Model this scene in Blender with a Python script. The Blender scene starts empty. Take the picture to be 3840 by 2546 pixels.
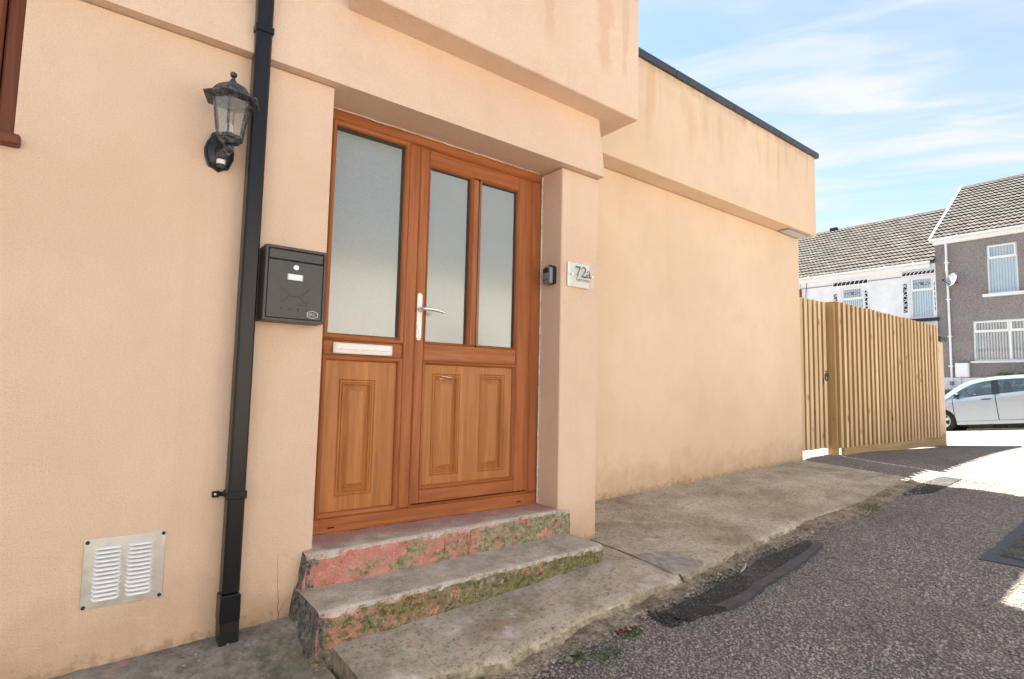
import bpy, bmesh, math, random
import numpy as np
from mathutils import Vector, Matrix, noise as mnoise

S = bpy.context.scene
COL = S.collection
R = math.radians
random.seed(7)
rng = np.random.default_rng(11)

# ------------------------------------------------------------------ camera
def make_camera():
    y, p, r = R(37.8077), R(4.7115), R(1.23555)
    fwd = Vector((math.sin(y)*math.cos(p), math.cos(y)*math.cos(p), math.sin(p)))
    right = Vector((math.cos(y), -math.sin(y), 0))
    up = right.cross(fwd)
    c, s = math.cos(r), math.sin(r)
    r2 = c*right + s*up
    u2 = -s*right + c*up
    m = Matrix(((r2.x, u2.x, -fwd.x, 0), (r2.y, u2.y, -fwd.y, -2.42726), (r2.z, u2.z, -fwd.z, 1.0), (0, 0, 0, 1)))
    cd = bpy.data.cameras.new('camera')
    cd.sensor_width = 36
    cd.lens = 2102/3840*36
    cd.clip_start = 0.05
    cd.clip_end = 1000
    o = bpy.data.objects.new('camera', cd)
    o.matrix_world = m
    COL.objects.link(o)
    S.camera = o
make_camera()

# ------------------------------------------------------------------ light
SUN = Vector((0.13, 0.573, 1.0)).normalized()       # towards the sun
ELEV = math.asin(SUN.z)
AZ = math.atan2(SUN.x, SUN.y)
EXPOSURE = 2.36
SUN_STRENGTH = 4.8
SKY_STRENGTH = 0.052
W = bpy.data.worlds.new('World')
S.world = W
W.use_nodes = True
def build_world():
    nt = W.node_tree
    n = nt.nodes
    L = nt.links
    bg = n['Background']
    sky = n.new('ShaderNodeTexSky')
    sky.sky_type = 'NISHITA'
    sky.sun_disc = False
    sky.sun_elevation = ELEV
    sky.sun_rotation = AZ
    sky.air_density = 1.0
    sky.dust_density = 0.5
    sky.ozone_density = 2.2
    tc = n.new('ShaderNodeTexCoord')
    sep = n.new('ShaderNodeSeparateXYZ')
    L.new(tc.outputs['Generated'], sep.inputs[0])
    zc = n.new('ShaderNodeMath'); zc.operation = 'MAXIMUM'; zc.inputs[1].default_value = 0.0
    L.new(sep.outputs['Z'], zc.inputs[0])
    za = n.new('ShaderNodeMath'); za.operation = 'ADD'; za.inputs[1].default_value = 0.16
    L.new(zc.outputs[0], za.inputs[0])
    dx = n.new('ShaderNodeMath'); dx.operation = 'DIVIDE'
    dy = n.new('ShaderNodeMath'); dy.operation = 'DIVIDE'
    L.new(sep.outputs['X'], dx.inputs[0]); L.new(za.outputs[0], dx.inputs[1])
    L.new(sep.outputs['Y'], dy.inputs[0]); L.new(za.outputs[0], dy.inputs[1])
    cb = n.new('ShaderNodeCombineXYZ')
    L.new(dx.outputs[0], cb.inputs[0]); L.new(dy.outputs[0], cb.inputs[1])
    def layer(rot, sc, seed, detail, dist, lo, hi):
        mp = n.new('ShaderNodeMapping')
        mp.vector_type = 'TEXTURE'
        mp.inputs['Rotation'].default_value = (0, 0, R(rot))
        mp.inputs['Scale'].default_value = sc
        mp.inputs['Location'].default_value = seed
        L.new(cb.outputs[0], mp.inputs[0])
        nz = n.new('ShaderNodeTexNoise')
        nz.inputs['Scale'].default_value = 1.0
        nz.inputs['Detail'].default_value = detail
        nz.inputs['Roughness'].default_value = 0.55
        nz.inputs['Distortion'].default_value = dist
        L.new(mp.outputs[0], nz.inputs['Vector'])
        mr = n.new('ShaderNodeMapRange')
        mr.interpolation_type = 'SMOOTHSTEP'
        mr.inputs['From Min'].default_value = lo
        mr.inputs['From Max'].default_value = hi
        L.new(nz.outputs['Fac'], mr.inputs['Value'])
        return mr.outputs[0]
    a = layer(-52, (0.95, 0.30, 1), (3.1, 1.7, 0), 7, 0.7, 0.42, 0.68)
    b = layer(-68, (0.9, 0.12, 1), (0.4, 5.2, 0), 8, 0.8, 0.46, 0.74)
    c = layer(-60, (1.6, 1.1, 1), (7.3, 2.4, 0), 5, 0.3, 0.38, 0.70)
    m1 = n.new('ShaderNodeMath'); m1.operation = 'MULTIPLY_ADD'; m1.inputs[1].default_value = 0.38
    L.new(b, m1.inputs[0])
    m0 = n.new('ShaderNodeMath'); m0.operation = 'MULTIPLY'; m0.inputs[1].default_value = 0.72
    L.new(a, m0.inputs[0]); L.new(m0.outputs[0], m1.inputs[2])
    m2 = n.new('ShaderNodeMath'); m2.operation = 'MULTIPLY_ADD'; m2.inputs[1].default_value = 0.50
    m2.use_clamp = True
    L.new(c, m2.inputs[0]); L.new(m1.outputs[0], m2.inputs[2])
    mix = n.new('ShaderNodeMix'); mix.data_type = 'RGBA'
    L.new(m2.outputs[0], mix.inputs['Factor'])
    L.new(sky.outputs[0], mix.inputs['A'])
    mix.inputs['B'].default_value = (3.5, 3.65, 3.75, 1)
    L.new(mix.outputs['Result'], bg.inputs['Color'])
    bg.inputs['Strength'].default_value = SKY_STRENGTH
build_world()
sd = bpy.data.lights.new('sun', 'SUN')
sd.energy = SUN_STRENGTH
sd.angle = R(0.5)
sd.color = (1.0, 0.95, 0.87)
so = bpy.data.objects.new('sun', sd)
so.rotation_euler = (-SUN).to_track_quat('-Z', 'Y').to_euler()
so.location = (0, 0, 30)
COL.objects.link(so)
vs = S.view_settings
S.display_settings.display_device = 'sRGB'
vs.view_transform = 'Standard'
vs.look = 'None'
vs.exposure = EXPOSURE
vs.gamma = 1
vs.use_curve_mapping = False

# ------------------------------------------------------------------ materials
class NB:
    """small node builder"""
    def __init__(s, name):
        s.m = bpy.data.materials.new(name)
        s.m.use_nodes = True
        s.t = s.m.node_tree
        s.b = s.t.nodes['Principled BSDF']
        s.pos = s.t.nodes.new('ShaderNodeNewGeometry').outputs['Position']
    def new(s, k): return s.t.nodes.new(k)
    def link(s, a, b): s.t.links.new(a, b)
    def map(s, scale=(1, 1, 1), loc=(0, 0, 0), rot=(0, 0, 0), rnd=False):
        mp = s.new('ShaderNodeMapping')
        mp.inputs['Scale'].default_value = scale
        mp.inputs['Location'].default_value = loc
        mp.inputs['Rotation'].default_value = rot
        src = s.pos
        if rnd:
            oi = s.new('ShaderNodeObjectInfo')
            mu = s.new('ShaderNodeVectorMath'); mu.operation = 'SCALE'
            cb = s.new('ShaderNodeCombineXYZ')
            for i in range(3): s.link(oi.outputs['Random'], cb.inputs[i])
            s.link(cb.outputs[0], mu.inputs[0]); mu.inputs['Scale'].default_value = 37.0
            ad = s.new('ShaderNodeVectorMath')
            s.link(s.pos, ad.inputs[0]); s.link(mu.outputs[0], ad.inputs[1])
            src = ad.outputs[0]
        s.link(src, mp.inputs[0])
        return mp.outputs[0]
    def noise(s, scale, detail=4, rough=0.55, vec=None, dist=0.0):
        n = s.new('ShaderNodeTexNoise')
        n.inputs['Scale'].default_value = scale
        n.inputs['Detail'].default_value = detail
        n.inputs['Roughness'].default_value = rough
        n.inputs['Distortion'].default_value = dist
        s.link(vec if vec is not None else s.pos, n.inputs['Vector'])
        return n.outputs['Fac']
    def vor(s, scale, feature='F1', vec=None, out='Distance'):
        n = s.new('ShaderNodeTexVoronoi')
        n.feature = feature
        n.inputs['Scale'].default_value = scale
        s.link(vec if vec is not None else s.pos, n.inputs['Vector'])
        return n.outputs[out]
    def rng(s, v, a, b, c=0.0, d=1.0):
        n = s.new('ShaderNodeMapRange')
        n.inputs['From Min'].default_value = a; n.inputs['From Max'].default_value = b
        n.inputs['To Min'].default_value = c; n.inputs['To Max'].default_value = d
        s.link(v, n.inputs['Value'])
        return n.outputs[0]
    def math(s, op, a, b=None):
        n = s.new('ShaderNodeMath'); n.operation = op
        for i, v in enumerate((a, b)):
            if v is None: continue
            if isinstance(v, (int, float)): n.inputs[i].default_value = v
            else: s.link(v, n.inputs[i])
        return n.outputs[0]
    def mix(s, f, a, b, mode='MIX'):
        n = s.new('ShaderNodeMix'); n.data_type = 'RGBA'; n.blend_type = mode
        if isinstance(f, (int, float)): n.inputs['Factor'].default_value = f
        else: s.link(f, n.inputs['Factor'])
        for k, v in (('A', a), ('B', b)):
            if isinstance(v, tuple): n.inputs[k].default_value = (*v[:3], 1)
            else: s.link(v, n.inputs[k])
        return n.outputs['Result']
    def xyz(s):
        n = s.new('ShaderNodeSeparateXYZ'); s.link(s.pos, n.inputs[0]); return n.outputs
    def color(s, c):
        if isinstance(c, tuple): s.b.inputs['Base Color'].default_value = (*c[:3], 1)
        else: s.link(c, s.b.inputs['Base Color'])
    def rough(s, v):
        if isinstance(v, (int, float)): s.b.inputs['Roughness'].default_value = v
        else: s.link(v, s.b.inputs['Roughness'])
    def bump(s, h, strength=0.3, dist=0.01):
        n = s.new('ShaderNodeBump')
        n.inputs['Strength'].default_value = strength
        n.inputs['Distance'].default_value = dist
        s.link(h, n.inputs['Height'])
        prev = s.b.inputs['Normal'].links
        if prev: s.link(prev[0].from_socket, n.inputs['Normal'])
        s.link(n.outputs[0], s.b.inputs['Normal'])
    def spec(s, v): s.b.inputs['Specular IOR Level'].default_value = v
    def metal(s, v): s.b.inputs['Metallic'].default_value = v

def simple(name, col, rough=0.5, metal=0.0, spec=0.5, var=0.12, scale=30, bump=0.0):
    q = NB(name)
    f = q.noise(scale, 4)
    d = tuple(c*(1-var) for c in col); u = tuple(min(1, c*(1+var)) for c in col)
    q.color(q.mix(q.rng(f, 0.3, 0.7), d, u))
    q.rough(q.rng(q.noise(scale*2.3, 3), 0.3, 0.7, max(0, rough-0.06), min(1, rough+0.06)))
    q.metal(metal); q.spec(spec)
    if bump: q.bump(q.noise(scale*4, 3), bump, 0.002)
    return q.m

def render_mat(name, base, stain_top=None, base_z=0.03):
    q = NB(name)
    x = q.xyz()
    big = q.noise(0.9, 4)
    mid = q.noise(5.0, 5, 0.6)
    c = q.mix(q.rng(big, 0.35, 0.68), (base[0]*0.93, base[1]*0.90, base[2]*0.86), tuple(min(1, v*1.05) for v in base))
    run = q.noise(1.0, 5, 0.6, q.map((5, 5, 0.4)), 0.5)
    c = q.mix(q.math('MULTIPLY', q.rng(run, 0.55, 0.72), 0.22), c, (base[0]*0.86, base[1]*0.76, base[2]*0.66))
    c = q.mix(q.math('MULTIPLY', q.rng(mid, 0.5, 0.8), 0.35), c, (base[0]*0.88, base[1]*0.82, base[2]*0.76))
    # fine stucco speckle: diagonal float marks
    fm = q.map((150, 150, 240), rot=(0, R(28), 0))
    fine = q.noise(1.0, 3, 0.6, fm)
    c = q.mix(q.math('MULTIPLY', q.rng(fine, 0.52, 0.76), 0.6), c, (base[0]*0.72, base[1]*0.63, base[2]*0.55))
    c = q.mix(q.math('MULTIPLY', q.rng(fine, 0.46, 0.25), 0.25), c, (0.95, 0.80, 0.63))
    # splash dirt close to the ground
    zz = q.math('SUBTRACT', x['Z'], q.math('MULTIPLY', x['X'], 0.031))
    h = q.math('ADD', zz, q.rng(q.noise(6, 5, 0.65), 0.3, 0.7, -0.12, 0.12))
    c = q.mix(q.math('MULTIPLY', q.rng(h, base_z+0.26, base_z-0.10), 0.6), c, (0.42, 0.25, 0.13))
    h2 = q.math('ADD', zz, q.rng(q.noise(23, 5, 0.7), 0.3, 0.7, -0.05, 0.05))
    c = q.mix(q.math('MULTIPLY', q.rng(h2, base_z+0.015, base_z-0.02), 0.4), c, (0.20, 0.15, 0.10))
    if stain_top is not None:
        sv = q.map((7, 7, 0.55))
        st = q.noise(1.0, 5, 0.6, sv, 0.4)
        reach = q.rng(q.noise(1.0, 2, 0.5, q.map((3.1, 3.1, 0.05))), 0.35, 0.7, 0.15, 0.95)
        below = q.math('SUBTRACT', stain_top, x['Z'])
        fade = q.math('MULTIPLY', q.rng(q.math('DIVIDE', below, reach), 1.0, 0.55), q.rng(st, 0.50, 0.60))
        c = q.mix(q.math('MULTIPLY', fade, 0.36), c, (0.66, 0.36, 0.19))
        grime = q.math('MULTIPLY', q.rng(below, 0.10, 0.0), q.rng(q.noise(9, 4), 0.4, 0.65))
        c = q.mix(q.math('MULTIPLY', grime, 0.55), c, (0.30, 0.18, 0.10))
        sv2 = q.map((24, 24, 0.8))
        st2 = q.math('MULTIPLY', q.rng(q.noise(1, 3, 0.5, sv2), 0.62, 0.74), q.rng(below, 1.0, 0.2))
        c = q.mix(q.math('MULTIPLY', st2, 0.2), c, (0.52, 0.28, 0.16))
    q.color(c)
    q.rough(0.9); q.spec(0.25)
    q.bump(q.noise(1.0, 4, 0.62, q.map((190, 190, 260), rot=(0, R(28), 0))), 0.8, 0.005)
    q.bump(q.noise(1.0, 3, 0.6, q.map((48, 48, 100), rot=(0, R(24), 0))), 0.42, 0.006)
    q.bump(q.noise(26, 4), 0.22, 0.006)
    q.bump(q.noise(2.2, 3), 0.25, 0.02)
    return q.m

PEACH = (0.79, 0.588, 0.447)
M = {}
M['render'] = render_mat('peach_render', PEACH)
M['render_wing'] = render_mat('peach_render_wing', (0.81, 0.615, 0.437), 3.70, 0.07)
M['render_upper'] = render_mat('peach_render_upper', PEACH)
def storey_stains():
    t = M['render_upper'].node_tree
    q = NB.__new__(NB); q.m = M['render_upper']; q.t = t; q.b = t.nodes['Principled BSDF']
    q.pos = [n for n in t.nodes if n.type == 'NEW_GEOMETRY'][0].outputs['Position']
    src = q.b.inputs['Base Color'].links[0].from_socket
    x = q.xyz()
    nz = q.noise(5, 4, 0.6)
    tot = None
    for (cx, w, zl) in ((1.98, 0.050, 2.98), (2.43, 0.075, 2.93), (2.62, 0.03, 2.96)):
        d = q.math('ABSOLUTE', q.math('SUBTRACT', x['X'], cx))
        d = q.math('ADD', q.math('DIVIDE', d, w), q.rng(nz, 0.3, 0.7, -0.8, 0.8))
        m = q.math('MULTIPLY', q.rng(d, 1.0, 0.5), q.rng(x['Z'], zl-0.03, zl+0.06))
        tot = m if tot is None else q.math('MAXIMUM', tot, m)
    q.color(q.mix(q.math('MULTIPLY', tot, 0.32), src, (0.60, 0.33, 0.18)))
storey_stains()

def wood_mat(name, dark, light, axis, freq=1.0, rough=0.46, rnd=True, knots=False, spec=0.25):
    q = NB(name)
    sc = [34*freq]*3
    sc[axis] = 1.6*freq
    v = q.map(tuple(sc), rnd=rnd)
    g = q.noise(1.0, 6, 0.62, v, 0.7)
    sc2 = [9*freq]*3; sc2[axis] = 0.8*freq
    g2 = q.noise(1.0, 4, 0.55, q.map(tuple(sc2), rnd=rnd), 1.6)
    c = q.mix(q.rng(g, 0.32, 0.70), dark, light)
    c = q.mix(q.math('MULTIPLY', q.rng(g2, 0.45, 0.75), 0.35), c, tuple(k*0.75 for k in dark))
    sc3 = [150*freq]*3; sc3[axis] = 5*freq
    pores = q.noise(1.0, 2, 0.5, q.map(tuple(sc3), rnd=rnd))
    c = q.mix(q.math('MULTIPLY', q.rng(pores, 0.58, 0.72), 0.32), c, tuple(k*0.5 for k in dark))
    if knots:
        sk = [9.0]*3; sk[axis] = 3.0
        kd = q.vor(1.0, 'F1', q.map(tuple(sk), rnd=True))
        c = q.mix(q.math('MULTIPLY', q.rng(kd, 0.16, 0.07), 0.9), c, (0.12, 0.055, 0.02))
        oi = q.new('ShaderNodeObjectInfo')
        c = q.mix(q.rng(oi.outputs['Random'], 0, 1, 0.0, 0.42), c, (0.40, 0.25, 0.12))
        c = q.mix(q.math('MULTIPLY', q.rng(q.noise(1.0, 3, 0.5, q.map((20, 20, 1.2), rnd=True)), 0.62, 0.78), 0.4), c, (0.22, 0.12, 0.05))
    q.color(c)
    q.rough(q.rng(g, 0.3, 0.7, rough+0.08, rough-0.06)); q.spec(spec)
    q.bump(pores, 0.12, 0.001)
    return q.m
FD, FL = (0.28, 0.085, 0.027), (0.45, 0.158, 0.054)
M['oak_v'] = wood_mat('oak_foil_upright', FD, FL, 2)
M['oak_h'] = wood_mat('oak_foil_crosswise', FD, FL, 0)
M['mahogany_v'] = wood_mat('dark_brown_foil_upright', (0.13, 0.042, 0.022), (0.22, 0.075, 0.038), 2)
M['mahogany_h'] = wood_mat('dark_brown_foil_crosswise', (0.13, 0.042, 0.022), (0.24, 0.085, 0.042), 0)
M['oak_panel'] = wood_mat('oak_foil_panel', (0.34, 0.128, 0.038), (0.53, 0.222, 0.070), 2, 0.8, 0.38)
M['pine'] = wood_mat('treated_pine', (0.68, 0.475, 0.255), (0.90, 0.70, 0.45), 2, 0.8, 0.75, True, True, 0.2)
M['pine_back_shade'] = wood_mat('treated_pine_backing_shade', (0.38, 0.23, 0.105), (0.52, 0.335, 0.165), 2, 0.8, 0.8, True, True, 0.2)  # backing boards; the darker tone also paints shade onto the slat sides
M['pine_post'] = wood_mat('treated_pine_post', (0.45, 0.285, 0.135), (0.60, 0.405, 0.205), 2, 0.7, 0.8, True, True, 0.2)
M['pine_kick'] = wood_mat('treated_pine_kickboard', (0.42, 0.27, 0.12), (0.58, 0.40, 0.20), 0, 0.7, 0.8, True, False, 0.2)

def dusty_black(name, base, dust, amt, rough=0.35):
    q = NB(name)
    f = q.rng(q.noise(55, 6, 0.7), 0.48, 0.66)
    c = q.mix(q.math('MULTIPLY', f, amt), base, dust)
    q.color(c); q.rough(q.rng(f, 0, 1, rough, rough+0.4*min(1, amt*1.2))); q.spec(0.5)
    return q.m
M['pipe'] = dusty_black('black_plastic', (0.009, 0.0095, 0.011), (0.05, 0.048, 0.046), 0.05, 0.30)
M['pipe'].node_tree.nodes['Principled BSDF'].inputs['Specular IOR Level'].default_value = 0.35
M['lantern'] = dusty_black('weathered_black_metal', (0.018, 0.02, 0.026), (0.34, 0.35, 0.37), 0.62, 0.42)
M['lantern_plate'] = dusty_black('black_cast_plate', (0.012, 0.013, 0.016), (0.22, 0.22, 0.23), 0.16, 0.4)
M['postbox'] = dusty_black('charcoal_powder_coat', (0.055, 0.050, 0.046), (0.11, 0.10, 0.095), 0.5, 0.42)
M['postbox_dark'] = simple('postbox_groove', (0.010, 0.009, 0.009), 0.6)
M['white_pvc'] = simple('white_upvc', (0.80, 0.81, 0.82), 0.35, var=0.04)
M['white_paint'] = simple('white_masonry_paint', (0.76, 0.78, 0.80), 0.85, var=0.08, scale=3, bump=0.3)
M['white_metal'] = simple('white_enamel', (0.82, 0.80, 0.77), 0.3, var=0.04)
M['steel'] = simple('brushed_steel', (0.80, 0.79, 0.77), 0.30, 0.85, var=0.05)
M['alu'] = simple('satin_aluminium', (0.70, 0.70, 0.66), 0.36, 0.9, var=0.05, scale=12)
M['alu_slat'] = simple('bright_aluminium', (0.76, 0.76, 0.75), 0.5, 0.55, var=0.04)
M['silver_plastic'] = simple('silver_grey_plastic', (0.20, 0.21, 0.24), 0.42, 0.2)
M['black_rubber'] = simple('black_rubber', (0.015, 0.015, 0.016), 0.7)
M['black_gloss'] = simple('black_gloss', (0.012, 0.012, 0.013), 0.25)
M['gap'] = simple('dark_recess', (0.006, 0.006, 0.006), 0.9)
M['gasket'] = simple('black_gasket', (0.02, 0.018, 0.016), 0.6)
M['sealant'] = simple('old_white_sealant', (0.66, 0.62, 0.57), 0.7, var=0.25, scale=40)
M['text_grey'] = simple('grey_lettering', (0.07, 0.06, 0.05), 0.6)
M['text_light'] = simple('silver_sticker', (0.55, 0.55, 0.55), 0.5)
M['coping'] = simple('anthracite_trim', (0.035, 0.04, 0.048), 0.4, var=0.2)
M['acrylic_white'] = simple('ivory_acrylic', (0.84, 0.84, 0.77), 0.5, var=0.02)
M['soot'] = simple('grey_mesh_vent', (0.28, 0.28, 0.26), 0.7)
M['red_brick'] = simple('dark_red_paint', (0.20, 0.03, 0.03), 0.7)
M['cream'] = simple('cream_masonry_paint', (0.74, 0.70, 0.62), 0.9, var=0.06, scale=2, bump=0.3)
M['stone_dark'] = simple('dark_stone', (0.09, 0.085, 0.08), 0.9, var=0.5, scale=5, bump=0.6)
M['orange'] = simple('orange_lens', (0.75, 0.16, 0.05), 0.2)
M['tyre'] = simple('tyre_rubber', (0.014, 0.014, 0.015), 0.75)
M['alloy'] = simple('alloy_wheel', (0.62, 0.63, 0.66), 0.3, 0.6)
M['seat'] = simple('dark_seat_cloth', (0.03, 0.035, 0.045), 0.85)
M['leaf'] = simple('weed_leaf', (0.085, 0.16, 0.028), 0.6, var=0.4, scale=60)
M['leaf_dark'] = simple('shrub_leaf', (0.10, 0.17, 0.035), 0.6, var=0.45, scale=14)
M['blind'] = simple('pale_blind_fabric', (0.80, 0.83, 0.84), 0.85, var=0.06)
M['dark_room'] = simple('dark_room', (0.05, 0.06, 0.07), 0.9)
M['petal'] = simple('rose_glass', (0.22, 0.06, 0.09), 0.3)
M['green_glass'] = simple('green_glass', (0.02, 0.12, 0.08), 0.3)
M['rust'] = simple('rusty_screw', (0.035, 0.025, 0.02), 0.7)
M['dish'] = simple('dish_grey', (0.32, 0.35, 0.38), 0.5)
M['pebble'] = simple('pale_pebble', (0.30, 0.262, 0.215), 0.9, var=0.45, scale=25)
M['bark'] = simple('grey_stick', (0.40, 0.35, 0.29), 0.9, var=0.3, scale=50)
M['bulb'] = simple('white_lamp_cap', (0.70, 0.70, 0.66), 0.4)

def car_paint():
    q = NB('silver_blue_paint')
    q.color(q.mix(q.rng(q.noise(3, 2), 0.3, 0.7), (0.40, 0.475, 0.525), (0.42, 0.495, 0.545)))
    q.metal(0.35); q.rough(0.28)
    q.b.inputs['Coat Weight'].default_value = 0.7
    q.b.inputs['Coat Roughness'].default_value = 0.06
    return q.m
M['car'] = car_paint()

def glass_mat(name, tint, alpha, rough=0.03, bumps=0.0):
    """pane: fresnel reflection over a tinted see-through sheet"""
    q = NB(name)
    t = q.t
    t.nodes.remove(q.b)
    out = [n for n in t.nodes if n.type == 'OUTPUT_MATERIAL'][0]
    tr = q.new('ShaderNodeBsdfTransparent'); tr.inputs['Color'].default_value = (*tint, 1)
    df = q.new('ShaderNodeBsdfDiffuse'); df.inputs['Color'].default_value = (*[min(1, c*0.9) for c in tint], 1)
    gl = q.new('ShaderNodeBsdfGlossy'); gl.inputs['Roughness'].default_value = rough
    lw = q.new('ShaderNodeLayerWeight'); lw.inputs['Blend'].default_value = 0.5
    frv = q.math('MULTIPLY_ADD', q.math('POWER', lw.outputs['Facing'], 4.0), 0.9)
    frv.node.inputs[2].default_value = 0.10
    if bumps:
        bp = q.new('ShaderNodeBump'); bp.inputs['Strength'].default_value = bumps
        q.link(q.noise(4, 2), bp.inputs['Height'])
        q.link(bp.outputs[0], gl.inputs['Normal'])
    a = q.new('ShaderNodeMixShader'); a.inputs[0].default_value = alpha
    q.link(tr.outputs[0], a.inputs[1]); q.link(df.outputs[0], a.inputs[2])
    b = q.new('ShaderNodeMixShader')
    q.link(frv, b.inputs[0]); q.link(a.outputs[0], b.inputs[1]); q.link(gl.outputs[0], b.inputs[2])
    q.link(b.outputs[0], out.inputs['Surface'])
    return q.m
M['lamp_glass'] = glass_mat('dusty_lantern_glass', (0.86, 0.84, 0.78), 0.16, 0.08)
M['win_glass'] = glass_mat('window_glass', (0.93, 0.97, 0.985), 0.10, 0.01, 0.02)
M['car_glass'] = glass_mat('car_window_glass', (0.62, 0.74, 0.78), 0.04, 0.01)
M['acrylic'] = glass_mat('clear_acrylic', (0.985, 0.99, 0.975), 0.10, 0.15)

def frosted():
    q = NB('frosted_door_glass')
    v = q.map((260, 260, 260))
    n = q.noise(1.0, 4, 0.6, v)
    big = q.noise(1.7, 3)
    c = q.mix(q.rng(n, 0.35, 0.65), (0.225, 0.258, 0.245), (0.295, 0.325, 0.305))
    c = q.mix(q.math('MULTIPLY', q.rng(big, 0.4, 0.7), 0.3), c, (0.33, 0.345, 0.315))
    q.color(c); q.rough(0.20); q.spec(1.0)
    q.b.inputs['Coat Weight'].default_value = 0.6; q.b.inputs['Coat Roughness'].default_value = 0.13; q.b.inputs['Coat IOR'].default_value = 1.7
    q.bump(q.noise(190, 3, 0.6), 0.22, 0.002)
    return q.m
M['frosted'] = frosted()

def step_mat(name, riser):
    q = NB(name)
    x = q.xyz()
    geo = q.new('ShaderNodeNewGeometry')
    sep = q.new('ShaderNodeSeparateXYZ'); q.link(geo.outputs['True Normal'], sep.inputs[0])
    up = q.rng(sep.outputs['Z'], 0.45, 0.75)
    # tops: grey worn concrete with traces of paint
    n1 = q.noise(7, 7, 0.68)
    top = q.mix(q.rng(n1, 0.34, 0.68), (0.38, 0.315, 0.235), (0.70, 0.62, 0.50))
    top = q.mix(q.math('MULTIPLY', q.rng(q.noise(21, 6, 0.7), 0.56, 0.66), 0.7), top, (0.62, 0.57, 0.53))
    top = q.mix(q.math('MULTIPLY', q.rng(q.noise(60, 4, 0.7), 0.58, 0.70), 0.6), top, (0.10, 0.085, 0.07))
    back = q.rng(q.math('ADD', x['Y'], q.rng(q.noise(5, 5, 0.7), 0.3, 0.7, -0.10, 0.10)), -0.02 if riser == 'upper' else 0.2, 0.10 if riser == 'upper' else 0.3)
    red = q.rng(q.noise(9, 7, 0.72), 0.62, 0.66)
    top = q.mix(q.math('MULTIPLY', q.math('MAXIMUM', back, red), 0.72), top, (0.50, 0.235, 0.20))
    # fronts: salmon-red paint flaking off over green moss and grey
    paint = q.mix(q.rng(q.noise(16, 5, 0.6), 0.35, 0.7), (0.52, 0.175, 0.135), (0.60, 0.305, 0.245))
    moss = q.mix(q.rng(q.noise(40, 6, 0.7), 0.36, 0.64), (0.11, 0.105, 0.04), (0.40, 0.36, 0.24))
    if riser == 'lower':
        moss = q.mix(q.rng(q.noise(40, 6, 0.7), 0.38, 0.66), (0.070, 0.068, 0.026), (0.30, 0.27, 0.15))
    flake = q.noise(11, 9, 0.74, q.map((1, 1, 1.5)))
    lo, hi = (0.50, 0.53) if riser == 'upper' else (0.43, 0.46)
    xg = q.rng(x['X'], 0.8, 2.3, -0.07, 0.10)
    fk = q.math('ADD', flake, xg)
    lo, hi = lo-0.02, hi+0.03
    fr = q.mix(q.rng(fk, lo, hi), paint, moss)
    fr = q.mix(q.math('MULTIPLY', q.rng(q.noise(70, 5, 0.75), 0.52, 0.66), 0.5), fr, q.mix(q.rng(q.noise(19, 4), 0.4, 0.6), (0.40, 0.33, 0.24), (0.20, 0.17, 0.10)))
    if riser == 'lower':
        fr = q.mix(q.math('MULTIPLY', q.rng(q.noise(14, 8, 0.72), 0.585, 0.62), q.rng(x['X'], 1.0, 2.4, 1.0, 0.75)), fr, paint)
        fr = q.mix(q.rng(flake, 0.47, 0.45), fr, q.mix(q.rng(q.noise(30, 4), 0.4, 0.6), (0.09, 0.09, 0.03), (0.22, 0.20, 0.09)))
    else:
        fr = q.mix(q.math('MULTIPLY', q.rng(q.noise(34, 5, 0.7), 0.60, 0.66), 0.85), fr, (0.46, 0.40, 0.30))
        dr = q.math('MULTIPLY', q.rng(q.noise(1.0, 2, 0.5, q.map((30, 30, 2.2))), 0.66, 0.70), 0.7)
        fr = q.mix(dr, fr, (0.30, 0.05, 0.045))
    # left ends are darker and mottled
    dk = q.rng(q.math('ADD', sep.outputs['X'], q.rng(q.noise(30, 4), 0.3, 0.7, -0.2, 0.2)), -0.45, -0.65)
    fr = q.mix(dk, fr, q.mix(q.rng(q.noise(38, 6, 0.7), 0.35, 0.65), (0.025, 0.024, 0.028), (0.26, 0.24, 0.20)))
    c = q.mix(up, fr, top)
    # pale worn arrises
    edge = q.math('MULTIPLY', q.rng(sep.outputs['Z'], 0.18, 0.5), q.rng(sep.outputs['Z'], 0.95, 0.75))
    edge = q.math('MULTIPLY', edge, q.rng(q.noise(26, 6, 0.72), 0.40, 0.58))
    c = q.mix(q.math('MULTIPLY', edge, 0.85), c, (0.62, 0.56, 0.50))
    c = q.mix(q.math('MULTIPLY', q.rng(q.noise(130, 4, 0.7), 0.54, 0.66), 0.55), c, (0.09, 0.075, 0.055))
    c = q.mix(q.math('MULTIPLY', q.rng(q.noise(110, 3, 0.7, q.map((1, 1, 1), (3, 3, 3))), 0.60, 0.70), 0.5), c, (0.66, 0.60, 0.54))
    q.color(c); q.rough(0.92); q.spec(0.2)
    q.bump(q.noise(85, 6, 0.7), 0.6, 0.005)
    q.bump(q.noise(22, 5, 0.6), 0.5, 0.008)
    return q.m
M['step_up'] = step_mat('painted_upper_step', 'upper')
M['step_low'] = step_mat('painted_lower_step', 'lower')

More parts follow.
